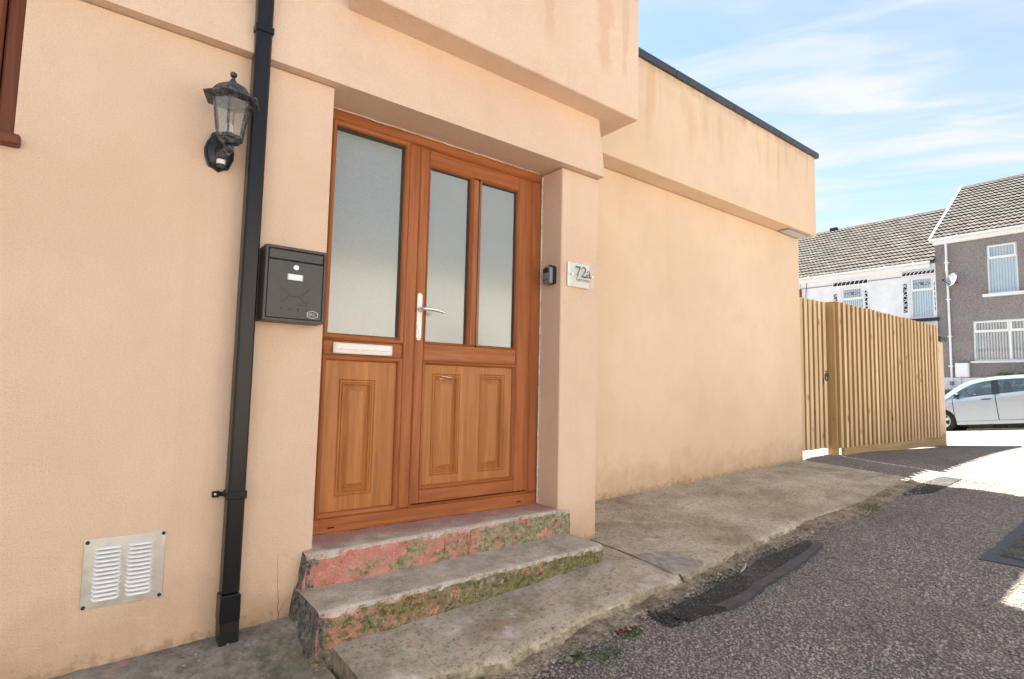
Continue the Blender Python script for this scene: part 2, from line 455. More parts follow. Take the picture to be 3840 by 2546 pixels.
def pavement_mat():
    q = NB('old_concrete_path')
    x = q.xyz()
    n1 = q.noise(2.3, 8, 0.66)
    c = q.mix(q.rng(n1, 0.34, 0.66), (0.34, 0.272, 0.185), (0.66, 0.575, 0.45))
    c = q.mix(q.math('MULTIPLY', q.rng(q.noise(48, 6, 0.72), 0.50, 0.66), 0.75), c, (0.11, 0.088, 0.062))
    c = q.mix(q.math('MULTIPLY', q.rng(q.noise(95, 3, 0.6), 0.58, 0.72), 0.7), c, (0.55, 0.48, 0.40))
    w = q.math('MULTIPLY', q.rng(q.noise(6, 8, 0.74), 0.56, 0.64), q.rng(x['X'], 4.0, 2.2))
    c = q.mix(q.math('MULTIPLY', w, 0.75), c, (0.74, 0.69, 0.62))
    pale = q.math('MULTIPLY', q.rng(q.noise(1.0, 6, 0.7, q.map((1.4, 4, 1))), 0.55, 0.66), 0.6)
    c = q.mix(pale, c, (0.66, 0.58, 0.47))
    ms = q.math('MULTIPLY', q.rng(q.noise(5, 6, 0.7), 0.52, 0.66), q.rng(x['X'], 3.4, 2.4))
    c = q.mix(q.math('MULTIPLY', ms, 0.35), c, (0.20, 0.19, 0.08))
    # damp mossy patch below the downpipe
    v = q.map((1, 1, 1), (-0.60, 0.22, 0))
    ln = q.new('ShaderNodeVectorMath'); ln.operation = 'LENGTH'
    mv = q.new('ShaderNodeVectorMath'); mv.operation = 'MULTIPLY'; mv.inputs[1].default_value = (1, 1.3, 0)
    q.link(v, mv.inputs[0]); q.link(mv.outputs[0], ln.inputs[0])
    dm = q.math('ADD', ln.outputs['Value'], q.rng(q.noise(9, 5, 0.7), 0.3, 0.7, -0.12, 0.12))
    c = q.mix(q.math('MULTIPLY', q.rng(dm, 0.26, 0.05), 0.75), c, (0.085, 0.095, 0.02))
    gry = q.math('MULTIPLY', q.rng(x['X'], 0.95, 0.60), 0.75)
    c = q.mix(q.math('MULTIPLY', q.rng(q.noise(170, 3, 0.7), 0.55, 0.68), 0.6), c, (0.12, 0.10, 0.075))
    c = q.mix(gry, c, q.mix(q.rng(q.noise(17, 8, 0.74), 0.40, 0.68), (0.10, 0.09, 0.078), (0.36, 0.33, 0.29)))
    rd = q.math('MULTIPLY', q.rng(q.noise(8, 7, 0.72), 0.625, 0.65), q.rng(x['X'], 2.0, 1.6))
    c = q.mix(q.math('MULTIPLY', rd, 0.6), c, (0.58, 0.22, 0.18))
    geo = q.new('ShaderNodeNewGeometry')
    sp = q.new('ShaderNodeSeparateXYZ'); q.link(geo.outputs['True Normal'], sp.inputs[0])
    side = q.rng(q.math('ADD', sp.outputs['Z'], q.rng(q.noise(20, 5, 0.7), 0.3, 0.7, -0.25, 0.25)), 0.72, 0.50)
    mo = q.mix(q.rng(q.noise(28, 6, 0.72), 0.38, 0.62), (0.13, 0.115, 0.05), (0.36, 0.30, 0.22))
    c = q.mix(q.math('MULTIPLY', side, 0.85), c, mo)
    q.color(c); q.rough(0.94); q.spec(0.2)
    q.bump(q.noise(70, 7, 0.72), 0.8, 0.006)
    q.bump(q.noise(14, 5, 0.6), 0.5, 0.012)
    return q.m
M['pavement'] = pavement_mat()
def gutter_mat():
    q = NB('silted_gutter')
    c = q.mix(q.rng(q.noise(9, 7, 0.7), 0.36, 0.64), (0.16, 0.125, 0.085), (0.46, 0.38, 0.28))
    c = q.mix(q.math('MULTIPLY', q.rng(q.noise(60, 5, 0.75), 0.48, 0.62), 0.8), c, (0.075, 0.062, 0.045))
    c = q.mix(q.math('MULTIPLY', q.rng(q.noise(85, 4, 0.7), 0.60, 0.68), 0.8), c, (0.58, 0.52, 0.44))
    q.color(c); q.rough(0.95); q.spec(0.15)
    q.bump(q.noise(60, 6, 0.75), 0.9, 0.01)
    return q.m
M['gutter'] = gutter_mat()

def asphalt_mat(name, dark, light, chip=1.0, tone=1.0):
    q = NB(name)
    n1 = q.noise(1.1, 6, 0.62)
    wv = q.new('ShaderNodeVectorMath')
    nn = q.new('ShaderNodeTexNoise'); nn.inputs['Scale'].default_value = 40
    q.link(q.pos, nn.inputs['Vector'])
    sc = q.new('ShaderNodeVectorMath'); sc.operation = 'SCALE'; sc.inputs['Scale'].default_value = 0.012
    q.link(nn.outputs['Color'], sc.inputs[0]); q.link(q.pos, wv.inputs[0]); q.link(sc.outputs[0], wv.inputs[1])
    d = q.vor(78*chip, 'F1', wv.outputs[0])
    cell = q.vor(78*chip, 'F1', wv.outputs[0], 'Color')
    hs = q.new('ShaderNodeSeparateColor'); q.link(cell, hs.inputs[0])
    stone = q.mix(hs.outputs[0], tuple(v*0.75 for v in light), tuple(min(1, v*1.35) for v in light))
    stone = q.mix(q.math('MULTIPLY', q.rng(hs.outputs[1], 0.86, 0.94), 0.7), stone, (0.50, 0.46, 0.43))
    c = q.mix(q.rng(d, 0.30, 0.52), stone, dark)
    c = q.mix(q.math('MULTIPLY', q.rng(n1, 0.42, 0.68), 0.5), c, tuple(v*0.8 for v in dark))
    dust = q.math('MULTIPLY', q.rng(q.noise(2.7, 7, 0.7), 0.50, 0.68), 0.35)
    c = q.mix(dust, c, (0.30, 0.26, 0.21))
    q.color(c); q.rough(0.85); q.spec(0.3)
    q.bump(q.rng(d, 0.0, 0.6, 1.0, 0.0), 0.9, 0.006)
    q.bump(q.noise(9, 4), 0.4, 0.012)
    return q.m
M['road'] = asphalt_mat('chipped_asphalt', (0.150, 0.132, 0.115), (0.42, 0.382, 0.342))
M['tar'] = asphalt_mat('fresh_tarmac', (0.038, 0.036, 0.036), (0.088, 0.083, 0.080), 1.5)
M['seal'] = simple('bitumen_seal', (0.055, 0.057, 0.065), 0.6, var=0.3, scale=20, bump=0.4)
M['concrete'] = simple('pale_concrete', (0.42, 0.41, 0.39), 0.9, var=0.15, scale=9, bump=0.4)
M['slab'] = simple('worn_slab_concrete', (0.33, 0.295, 0.25), 0.9, var=0.35, scale=22, bump=0.8)
M['street_walk'] = simple('raised_pavement_concrete', (0.36, 0.34, 0.31), 0.9, var=0.15, scale=3)
def chips_mat():
    q = NB('road_chipping')
    v = q.vor(55, 'F1', None, 'Color')
    hs = q.new('ShaderNodeSeparateColor'); q.link(v, hs.inputs[0])
    c = q.mix(hs.outputs[0], (0.21, 0.183, 0.158), (0.50, 0.452, 0.40))
    c = q.mix(q.math('MULTIPLY', q.rng(hs.outputs[1], 0.9, 0.95), 0.8), c, (0.52, 0.47, 0.43))
    c = q.mix(q.math('MULTIPLY', q.rng(q.noise(0.9, 5, 0.65), 0.42, 0.64), 0.5), c, (0.15, 0.122, 0.105))
    wx = q.xyz(); near = q.math('ADD', wx['Y'], q.rng(q.noise(4, 4), 0.3, 0.7, -0.15, 0.15))
    c = q.mix(q.math('MULTIPLY', q.rng(near, -1.15, -0.85), 0.32), c, (0.085, 0.078, 0.072))
    q.color(c); q.rough(0.75); q.spec(0.3)
    return q.m
M['chips'] = chips_mat()

def pebbledash():
    q = NB('grey_pebbledash')
    d = q.vor(60, 'F1')
    n = q.noise(45, 4, 0.7)
    c = q.mix(q.rng(n, 0.38, 0.62), (0.17, 0.150, 0.145), (0.46, 0.42, 0.405))
    c = q.mix(q.math('MULTIPLY', q.rng(q.noise(15, 3, 0.75), 0.42, 0.62), 0.45), c, (0.13, 0.115, 0.118))
    c = q.mix(q.math('MULTIPLY', q.rng(q.noise(1.2, 4), 0.4, 0.7), 0.3), c, (0.15, 0.12, 0.12))
    q.color(c); q.rough(0.95); q.spec(0.1)
    q.bump(d, 0.5, 0.02)
    return q.m
M['pebbledash'] = pebbledash()
def tile_mat():
    q = NB('grey_concrete_tile')
    oi = q.new('ShaderNodeObjectInfo')
    c = q.mix(oi.outputs['Random'], (0.105, 0.097, 0.088), (0.155, 0.145, 0.133))
    c = q.mix(q.math('MULTIPLY', q.rng(q.noise(4, 5, 0.7), 0.45, 0.7), 0.6), c, (0.06, 0.052, 0.045))
    c = q.mix(q.math('MULTIPLY', q.rng(q.noise(12, 4, 0.7), 0.60, 0.68), 0.8), c, (0.025, 0.022, 0.02))
    q.color(c); q.rough(0.9); q.spec(0.2)
    return q.m
M['tile'] = tile_mat()

# ------------------------------------------------------------------ mesh helpers
ORIGIN = {}
class MB:
    def __init__(s): s.v = []; s.f = []
    def add(s, vs, fs):
        o = len(s.v); s.v += [tuple(v) for v in vs]; s.f += [tuple(i+o for i in f) for f in fs]; return s
    def box(s, x0, x1, y0, y1, z0, z1, b=0.0):
        if x0 > x1: x0, x1 = x1, x0
        if y0 > y1: y0, y1 = y1, y0
        if z0 > z1: z0, z1 = z1, z0
        lo, hi = (x0, y0, z0), (x1, y1, z1)
        if b <= 0:
            vs = [(hi[0] if i & 1 else lo[0], hi[1] if i & 2 else lo[1], hi[2] if i & 4 else lo[2]) for i in range(8)]
            return s.add(vs, [(0, 2, 3, 1), (4, 5, 7, 6), (0, 1, 5, 4), (2, 6, 7, 3), (0, 4, 6, 2), (1, 3, 7, 5)])
        b = min(b, (x1-x0)*0.49, (y1-y0)*0.49, (z1-z0)*0.49)
        vs = []; idx = {}
        for i in range(8):
            for a in range(3):
                p = []
                for k in range(3):
                    h = bool(i >> k & 1)
                    e = hi[k] if h else lo[k]
                    if k != a: e += -b if h else b
                    p.append(e)
                idx[i, a] = len(vs); vs.append(tuple(p))
        fs = []
        for a in range(3):
            k, l = (a+1) % 3, (a+2) % 3
            for h in (0, 1):
                base = h << a
                q = [base, base | 1 << k, base | 1 << k | 1 << l, base | 1 << l]
                f = [idx[i, a] for i in q]
                fs.append(tuple(f if h else f[::-1]))
        for a in range(3):
            k, l = (a+1) % 3, (a+2) % 3
            for hk in (0, 1):
                for hl in (0, 1):
                    i0 = hk << k | hl << l; i1 = i0 | 1 << a
                    f = [idx[i0, k], idx[i1, k], idx[i1, l], idx[i0, l]]
                    fs.append(tuple(f if hk != hl else f[::-1]) if True else None)
        for i in range(8):
            f = [idx[i, 0], idx[i, 1], idx[i, 2]]
            par = (i & 1) + (i >> 1 & 1) + (i >> 2 & 1)
            fs.append(tuple(f if par % 2 else f[::-1]))
        return s.add(vs, fs)
    def prism(s, poly, axis, a, b):
        """polygon in the two other axes (in x,y,z order), pushed along axis from a to b"""
        n = len(poly); vs = []
        for t in (a, b):
            for p in poly:
                q = list(p); q.insert(axis, t); vs.append(tuple(q))
        fs = [tuple(range(n))[::-1], tuple(range(n, 2*n))]
        fs += [(i, (i+1) % n, (i+1) % n+n, i+n) for i in range(n)]
        return s.add(vs, fs)
    def tube(s, pts, r, n=8, cap=True):
        pts = [Vector(p) for p in pts]
        rs = r if isinstance(r, (list, tuple)) else [r]*len(pts)
        o = len(s.v); vs = []; fs = []
        prev = None
        for i, p in enumerate(pts):
            t = (pts[min(i+1, len(pts)-1)]-pts[max(i-1, 0)]).normalized()
            if prev is None:
                u = t.orthogonal().normalized()
            else:
                u = (prev-t*prev.dot(t)).normalized()
            prev = u
            w = t.cross(u)
            for k in range(n):
                a = 2*math.pi*k/n
                vs.append(p+(u*math.cos(a)+w*math.sin(a))*rs[i])
        for i in range(len(pts)-1):
            for k in range(n):
                fs.append((i*n+k, i*n+(k+1) % n, (i+1)*n+(k+1) % n, (i+1)*n+k))
        if cap:
            fs.append(tuple(range(n))[::-1]); fs.append(tuple(range((len(pts)-1)*n, len(pts)*n)))
        return s.add(vs, fs)
    def lathe(s, prof, c, axis=2, n=24, rot=0.0, cap=True):
        """prof: (radius, height) list round a line through c"""
        vs = []; fs = []
        for r, h in prof:
            for k in range(n):
                a = 2*math.pi*k/n+rot
                u, w = r*math.cos(a), r*math.sin(a)
                if axis == 2: vs.append((c[0]+u, c[1]+w, c[2]+h))
                elif axis == 1: vs.append((c[0]+u, c[1]+h, c[2]+w))
                else: vs.append((c[0]+h, c[1]+u, c[2]+w))
        m = len(prof)
        for i in range(m-1):
            for k in range(n):
                fs.append((i*n+k, i*n+(k+1) % n, (i+1)*n+(k+1) % n, (i+1)*n+k))
        if cap:
            fs.append(tuple(range(n))[::-1]); fs.append(tuple(range((m-1)*n, m*n)))
        return s.add(vs, fs)
    def build(s, name, mat, parent=None, smooth=None, fix=True, **props):
        root = parent
        while root is not None and root.parent is not None: root = root.parent
        L = ORIGIN.get(root.name, Vector((0, 0, 0))) if root is not None else Vector((0, 0, 0))
        me = bpy.data.meshes.new(name)
        if root is None and s.v and props.pop('center', True):
            xs = np.array(s.v); L = Vector((float(xs[:, 0].mean()), float(xs[:, 1].mean()), float(xs[:, 2].min())))
        me.from_pydata([(v[0]-L.x, v[1]-L.y, v[2]-L.z) for v in s.v], [], s.f)
        if fix:
            bm = bmesh.new(); bm.from_mesh(me)
            bmesh.ops.recalc_face_normals(bm, faces=bm.faces)
            bm.to_mesh(me); bm.free()
        if smooth is not None:
            me.polygons.foreach_set('use_smooth', [True]*len(me.polygons))
            me.set_sharp_from_angle(angle=R(smooth))
        me.materials.append(M[mat] if isinstance(mat, str) else mat)
        o = bpy.data.objects.new(name, me)
        COL.objects.link(o)
        if parent is not None: o.parent = parent
        else: o.location = L; ORIGIN[o.name] = L
        for k, v in props.items(): o[k] = v
        return o
def thing(name, loc, label, cat, group=None):
    o = bpy.data.objects.new(name, None)
    o.empty_display_size = 0.2
    o.location = loc
    COL.objects.link(o)
    ORIGIN[o.name] = Vector(loc)
    o['label'] = label; o['category'] = cat
    if group: o['group'] = group
    return o
def clone(o, parent, loc=None):
    c = o.copy(); COL.objects.link(c); c.parent = parent
    if loc is not None: c.location = loc
    return c
def text_mesh(txt, size, place, spacing=1.0, depth=0.0006, sx=1.0):
    """mesh builder with the glyphs of txt; place maps (x, y, z) text space to world"""
    cu = bpy.data.curves.new('lettering', 'FONT')
    cu.body = txt; cu.size = size; cu.extrude = depth; cu.space_character = spacing
    cu.resolution_u = 3
    o = bpy.data.objects.new('lettering', cu)
    COL.objects.link(o)
    dg = bpy.context.evaluated_depsgraph_get()
    me = bpy.data.meshes.new_from_object(o.evaluated_get(dg))
    mb = MB()
    mb.add([place(v.co.x*sx, v.co.y, v.co.z) for v in me.vertices], [tuple(p.vertices) for p in me.polygons])
    bpy.data.objects.remove(o); bpy.data.curves.remove(cu); bpy.data.meshes.remove(me)
    return mb
def fbm(x, y, z=0.0, sc=1.0, oct=4):
    return mnoise.fractal(Vector((x*sc, y*sc, z*sc)), 1.0, 2.0, oct, noise_basis='PERLIN_ORIGINAL')

# ------------------------------------------------------------------ ground shape
def path_z(x, y): return 0.017+0.0312*x+0.045*y
def sstep(a, b, v):
    t = min(1, max(0, (v-a)/(b-a))); return t*t*(3-2*t)
KERB = [(-4, -0.66), (0.85, -0.66), (1.3, -0.765), (1.83, -0.70), (2.17, -0.675), (2.45, -0.66), (2.58, -0.64), (3.0, -0.60), (4.0, -0.55), (5.0, -0.575), (5.6, -0.54), (6.6, -0.50)]
def kerb_y(x):
    for (a, ya), (b, yb) in zip(KERB, KERB[1:]):
        if x <= b: return ya+(yb-ya)*max(0, (x-a))/(b-a)
    return KERB[-1][1]
def road_z(x, y):
    d = 0.055*(1-sstep(2.4, 6.3, x))
    lane = -0.0145+0.0312*min(x, 12)-d
    if y < -0.7: lane += 0.012*min(-0.7-y, 4)
    else: lane += 0.045*(y+0.7)*sstep(6.0, 6.9, x)
    if x < 0.8: lane -= 0.02*sstep(0.8, -0.2, x)
    st = 0.249-0.1*min(8, max(-14, y))
    k = sstep(6.5, 10.6, x)
    return lane*(1-k)+st*k

# ------------------------------------------------------------------ road
def build_road():
    xs = list(np.arange(-1.0, 8.0, 0.05))+list(np.arange(8.0, 26, 0.5))+[30, 40, 60, 100, 160]
    xs = [-60, -30, -15, -8, -5, -3, -2, -1.5]+xs
    ys = [-120, -60, -30, -18, -14, -10, -8, -6, -5, -4.2, -3.6]+list(np.arange(-3.2, 0.9, 0.05))+list(np.arange(0.9, 9, 0.5))+[9, 12, 20, 40, 90]
    vs = []; fs = []
    for x in xs:
        for y in ys:
            z = road_z(x, y)
            if -1 <= x <= 8 and -3.2 < y < 0.9:
                z += 0.010*fbm(x, y, 0, 1.3, 3)+0.0035*fbm(x, y, 5, 9, 3)
                if y > kerb_y(x) and x < 6.4: z -= 0.03
            vs.append((x, y, z))
    n = len(ys)
    for i in range(len(xs)-1):
        for j in range(n-1):
            fs.append((i*n+j, (i+1)*n+j, (i+1)*n+j+1, i*n+j+1))
    MB().add(vs, fs).build('road', 'road', smooth=60, fix=False, kind='structure')
build_road()
def road_top(x, y):
    z = road_z(x, y)
    if -1 <= x <= 8 and -3.2 < y < 0.9: z += 0.010*fbm(x, y, 0, 1.3, 3)+0.0035*fbm(x, y, 5, 9, 3)
    return z

def sheet_on_road(name, poly, mat, lift, step=0.06, jitter=0.012):
    """irregular flat sheet following the road surface"""
    bm = bmesh.new()
    pts = []
    for (a, b) in zip(poly, poly[1:]+poly[:1]):
        n = max(1, int(math.dist(a, b)/step))
        for k in range(n):
            t = k/n
            x = a[0]+(b[0]-a[0])*t; y = a[1]+(b[1]-a[1])*t
            pts.append((x+jitter*fbm(x, y, 1, 7), y+jitter*fbm(x, y, 9, 7)))
    vs = [bm.verts.new((x, y, 0)) for x, y in pts]
    f = bm.faces.new(vs)
    bmesh.ops.triangulate(bm, faces=[f])
    bmesh.ops.subdivide_edges(bm, edges=[e for e in bm.edges if e.calc_length() > 0.12], cuts=2, use_grid_fill=True)
    for _ in range(2):
        L = [e for e in bm.edges if e.calc_length() > 0.15]
        if L: bmesh.ops.subdivide_edges(bm, edges=L, cuts=1)
    bmesh.ops.triangulate(bm, faces=bm.faces)
    inner = [v for v in bm.verts]
    for v in inner: v.co.z = road_top(v.co.x, v.co.y)+lift
    # thin skirt
    r = bmesh.ops.extrude_edge_only(bm, edges=[e for e in bm.edges if e.is_boundary])
    for g in r['geom']:
        if isinstance(g, bmesh.types.BMVert): g.co.z -= lift+0.02
    mb = MB()
    bm.verts.index_update()
    mb.add([tuple(v.co) for v in bm.verts], [tuple(v.index for v in f.verts) for f in bm.faces])
    bm.free()
    return mb.build(name, mat, smooth=40, kind='structure')
sheet_on_road('tarmac_patch', [(2.10, -0.80), (2.16, -0.93), (2.34, -0.955), (2.51, -0.965), (2.8, -0.94), (3.2, -0.88), (3.65, -0.81), (3.72, -0.72), (3.2, -0.71), (2.78, -0.775), (2.40, -0.80)], 'tar', 0.016, 0.03, 0.014)
sheet_on_road('bitumen_strip', [(2.36, -0.905), (2.40, -0.962), (2.55, -0.972), (2.85, -0.945), (3.25, -0.895), (3.70, -0.825), (3.72, -0.775), (3.2, -0.845), (2.8, -0.895), (2.52, -0.925)], 'seal', 0.020, 0.04, 0.010)
sheet_on_road('tarmac_patch', [(4.07, -1.50), (4.09, -2.3), (5.6, -2.3), (5.2, -1.49)], 'seal', 0.006, 0.1)
sheet_on_road('tarmac_patch', [(4.20, -1.56), (4.18, -2.25), (5.5, -2.25), (5.10, -1.55)], 'tar', 0.011, 0.1)
sheet_on_road('tarmac_patch', [(5.55, -0.66), (5.85, -0.80), (6.75, -0.78), (6.8, -0.64), (6.3, -0.60)], 'tar', 0.008, 0.1)
sheet_on_road('concrete_patch', [(7.6, -1.3), (8.1, -2.3), (9.6, -2.6), (9.4, -1.2)], 'concrete', 0.006, 0.2)

def tar_crumbs():
    mb = MB(); r2 = random.Random(21)
    for k in range(170):
        x = 2.11+abs(r2.gauss(0, 0.05))*1.2-0.05; y = -0.86+r2.gauss(0, 0.035); r = r2.uniform(0.004, 0.014)
        z = road_top(x, y)+0.012
        pts = [(x+r*r2.uniform(.6, 1.2)*a, y+r*r2.uniform(.6, 1.2)*b, z+r*r2.uniform(.5, 1.0)*c) for a, b, c in ((1, 0, 0), (-1, 0, 0), (0, 1, 0), (0, -1, 0), (0, 0, 1), (0, 0, -1))]
        mb.add(pts, [(0, 2, 4), (2, 1, 4), (1, 3, 4), (3, 0, 4), (2, 0, 5), (1, 2, 5), (3, 1, 5), (0, 3, 5)])
    o = mb.build('tar_crumbs', 'tar', fix=False, kind='stuff')
    o['label'] = 'black tarmac crumbs broken off the end of the patch'
tar_crumbs()

# chippings standing out of the surface dressing
def build_chips():
    N = 52000
    u = rng.random(N); x = 0.9+6.0*u**1.7
    y = -0.66-rng.random(N)*2.3
    ky = np.array([kerb_y(a) for a in x])
    keep = (y < ky-0.13-0.05*rng.random(N))
    keep &= ~((x > 4.05) & (x < 5.6) & (y < -1.48))
    keep &= ~((x > 2.08) & (x < 3.75) & (y > -0.975+0.13*np.clip((x-2.5)/1.2, 0, 1)) )
    x, y = x[keep], y[keep]; n = len(x)
    z = np.array([road_top(a, b) for a, b in zip(x, y)])
    base = np.array([(1, 0, 0), (-1, 0, 0), (0, 1, 0), (0, -1, 0), (0, 0, 1), (0, 0, -1)], float)
    tri = np.array([(0, 2, 4), (2, 1, 4), (1, 3, 4), (3, 0, 4), (2, 0, 5), (1, 2, 5), (3, 1, 5), (0, 3, 5)])
    r = rng.uniform(0.0040, 0.0095, n)
    a = rng.random(n)*6.283
    P = base[None]*np.stack([r*rng.uniform(.8, 1.5, n), r, r*rng.uniform(.45, .8, n)], 1)[:, None, :]
    P = P*rng.uniform(0.7, 1.25, (n, 6, 1))
    ca, sa = np.cos(a)[:, None], np.sin(a)[:, None]
    X = P[:, :, 0]*ca-P[:, :, 1]*sa; Y = P[:, :, 0]*sa+P[:, :, 1]*ca
    Z = P[:, :, 2]+rng.uniform(-.5, .5, (n, 1))*X*0.6
    V = np.stack([X+x[:, None], Y+y[:, None], Z+z[:, None]+0.0008], 2).reshape(-1, 3)
    F = (tri[None]+(np.arange(n)*6)[:, None, None]).reshape(-1, 3)
    me = bpy.data.meshes.new('road_chippings')
    me.vertices.add(len(V)); me.vertices.foreach_set('co', V.ravel())
    me.loops.add(F.size); me.loops.foreach_set('vertex_index', F.ravel().astype(np.int32))
    me.polygons.add(len(F)); me.polygons.foreach_set('loop_start', np.arange(0, F.size, 3, dtype=np.int32))
    me.update(); me.validate()
    me.materials.append(M['chips'])
    o = bpy.data.objects.new('road_chippings', me); COL.objects.link(o)
    o['kind'] = 'stuff'; o['label'] = 'loose grey and brown stone chippings set in the lane surface'
build_chips()

# ------------------------------------------------------------------ pavement
def build_pavement():
    def strip(name, x0, x1, dx, top, edge, back, drop, mat='pavement'):
        xs = list(np.arange(x0, x1+1e-6, dx)); m = 26
        vs = []; fs = []
        for x in xs:
            e = edge(x)+0.018*fbm(x, 0, 3, 6, 4)+0.01*fbm(x, 0, 8, 25, 2)
            b = back(x)
            col = []
            for j in range(m):
                t = (j/(m-1))**1.25
                y = e+(b-e)*t
                z = top(x, y)+0.006*fbm(x, y, 2, 3.2, 4)+0.0036*fbm(x, y, 4, 22, 3)
                if j == 0: z -= 0.012+0.006*abs(fbm(x, 1, 1, 18, 2))
                if j == 1: z -= 0.003
                col.append((x, y, z))
            low = [(x, e-0.012-0.008*fbm(x, 3, 3, 14, 2), top(x, e)-0.5*drop(x)), (x, e-0.02-0.012*abs(fbm(x, 5, 1, 9, 3)), top(x, e)-drop(x)-0.12)]
            vs += low[::-1]+col
        n = m+2
        for i in range(len(xs)-1):
            for j in range(n-1):
                fs.append((i*n+j, (i+1)*n+j, (i+1)*n+j+1, i*n+j+1))
        # close the two ends
        for i in (0, len(xs)-1):
            o = len(vs)
            vs.append((xs[i], edge(xs[i]), top(xs[i], edge(xs[i]))-0.3)); vs.append((xs[i], back(xs[i]), top(xs[i], back(xs[i]))-0.3))
            fs.append(tuple(range(i*n, i*n+n))+(o+1, o))
        return MB().add(vs, fs).build(name, mat, smooth=50, kind='structure')
    def edge_r(x): return kerb_y(x)
    strip('pavement', 0.815, 2.50, 0.022, path_z, edge_r, lambda x: 0.03 if x < 2.56 else 0.63, lambda x: 0.06)
    strip('pavement', 2.507, 6.55, 0.03, lambda x, y: path_z(x, y)-0.004*sstep(2.5, 3, x), edge_r, lambda x: 0.10 if x < 2.53 else 0.64, lambda x: 0.06*(1-sstep(2.4, 6.3, x))+0.006)
    def left_z(x, y):
        return path_z(x, y)-0.045*sstep(-0.05, -0.35, y)-0.02*sstep(0.2, 0.8, x)*sstep(-0.05, -0.3, y)
    strip('pavement', -2.6, 0.808, 0.025, left_z, lambda x: -0.95, lambda x: 0.03, lambda x: 0.03)
build_pavement()

def gutter():
    xs = np.arange(0.6, 6.3, 0.025); m = 9; vs = []; fs = []
    for x in xs:
        k = kerb_y(x)+0.01
        w = 0.125+0.05*fbm(x, 0, 1, 1.6, 3)+0.035*fbm(x, 3, 1, 9, 3)
        if 2.0 < x < 3.8: w *= 0.72
        for j in range(m):
            t = j/(m-1); y = k-w*t
            vs.append((x, y, road_top(x, y)+0.020*(1-t)**1.5+0.005-0.012*(t > 0.99)+0.004*fbm(x, y, 3, 14, 4)))
    for i in range(len(xs)-1):
        for j in range(m-1): fs.append((i*m+j, i*m+j+1, (i+1)*m+j+1, (i+1)*m+j))
    MB().add(vs, fs).build('gutter_strip', 'gutter', smooth=50, fix=False, kind='structure')
gutter()

# mortar wedge broken off at the join of the two path slabs
def slab_piece():
    pts = [(2.50, -0.33), (2.70, -0.40), (2.74, -0.62), (2.58, -0.655), (2.47, -0.62)]
    mb = MB()
    top = [(x+0.01*fbm(x, y, 4, 20), y, path_z(x, y)+0.007) for x, y in pts]
    bot = [(x, y, path_z(x, y)-0.05) for x, y in pts]
    n = len(pts)
    mb.add(top+bot, [tuple(range(n))]+[(i, (i+1) % n, (i+1) % n+n, i+n) for i in range(n)])
    mb.build('paving_slab', 'slab', smooth=20, kind='structure')
slab_piece()

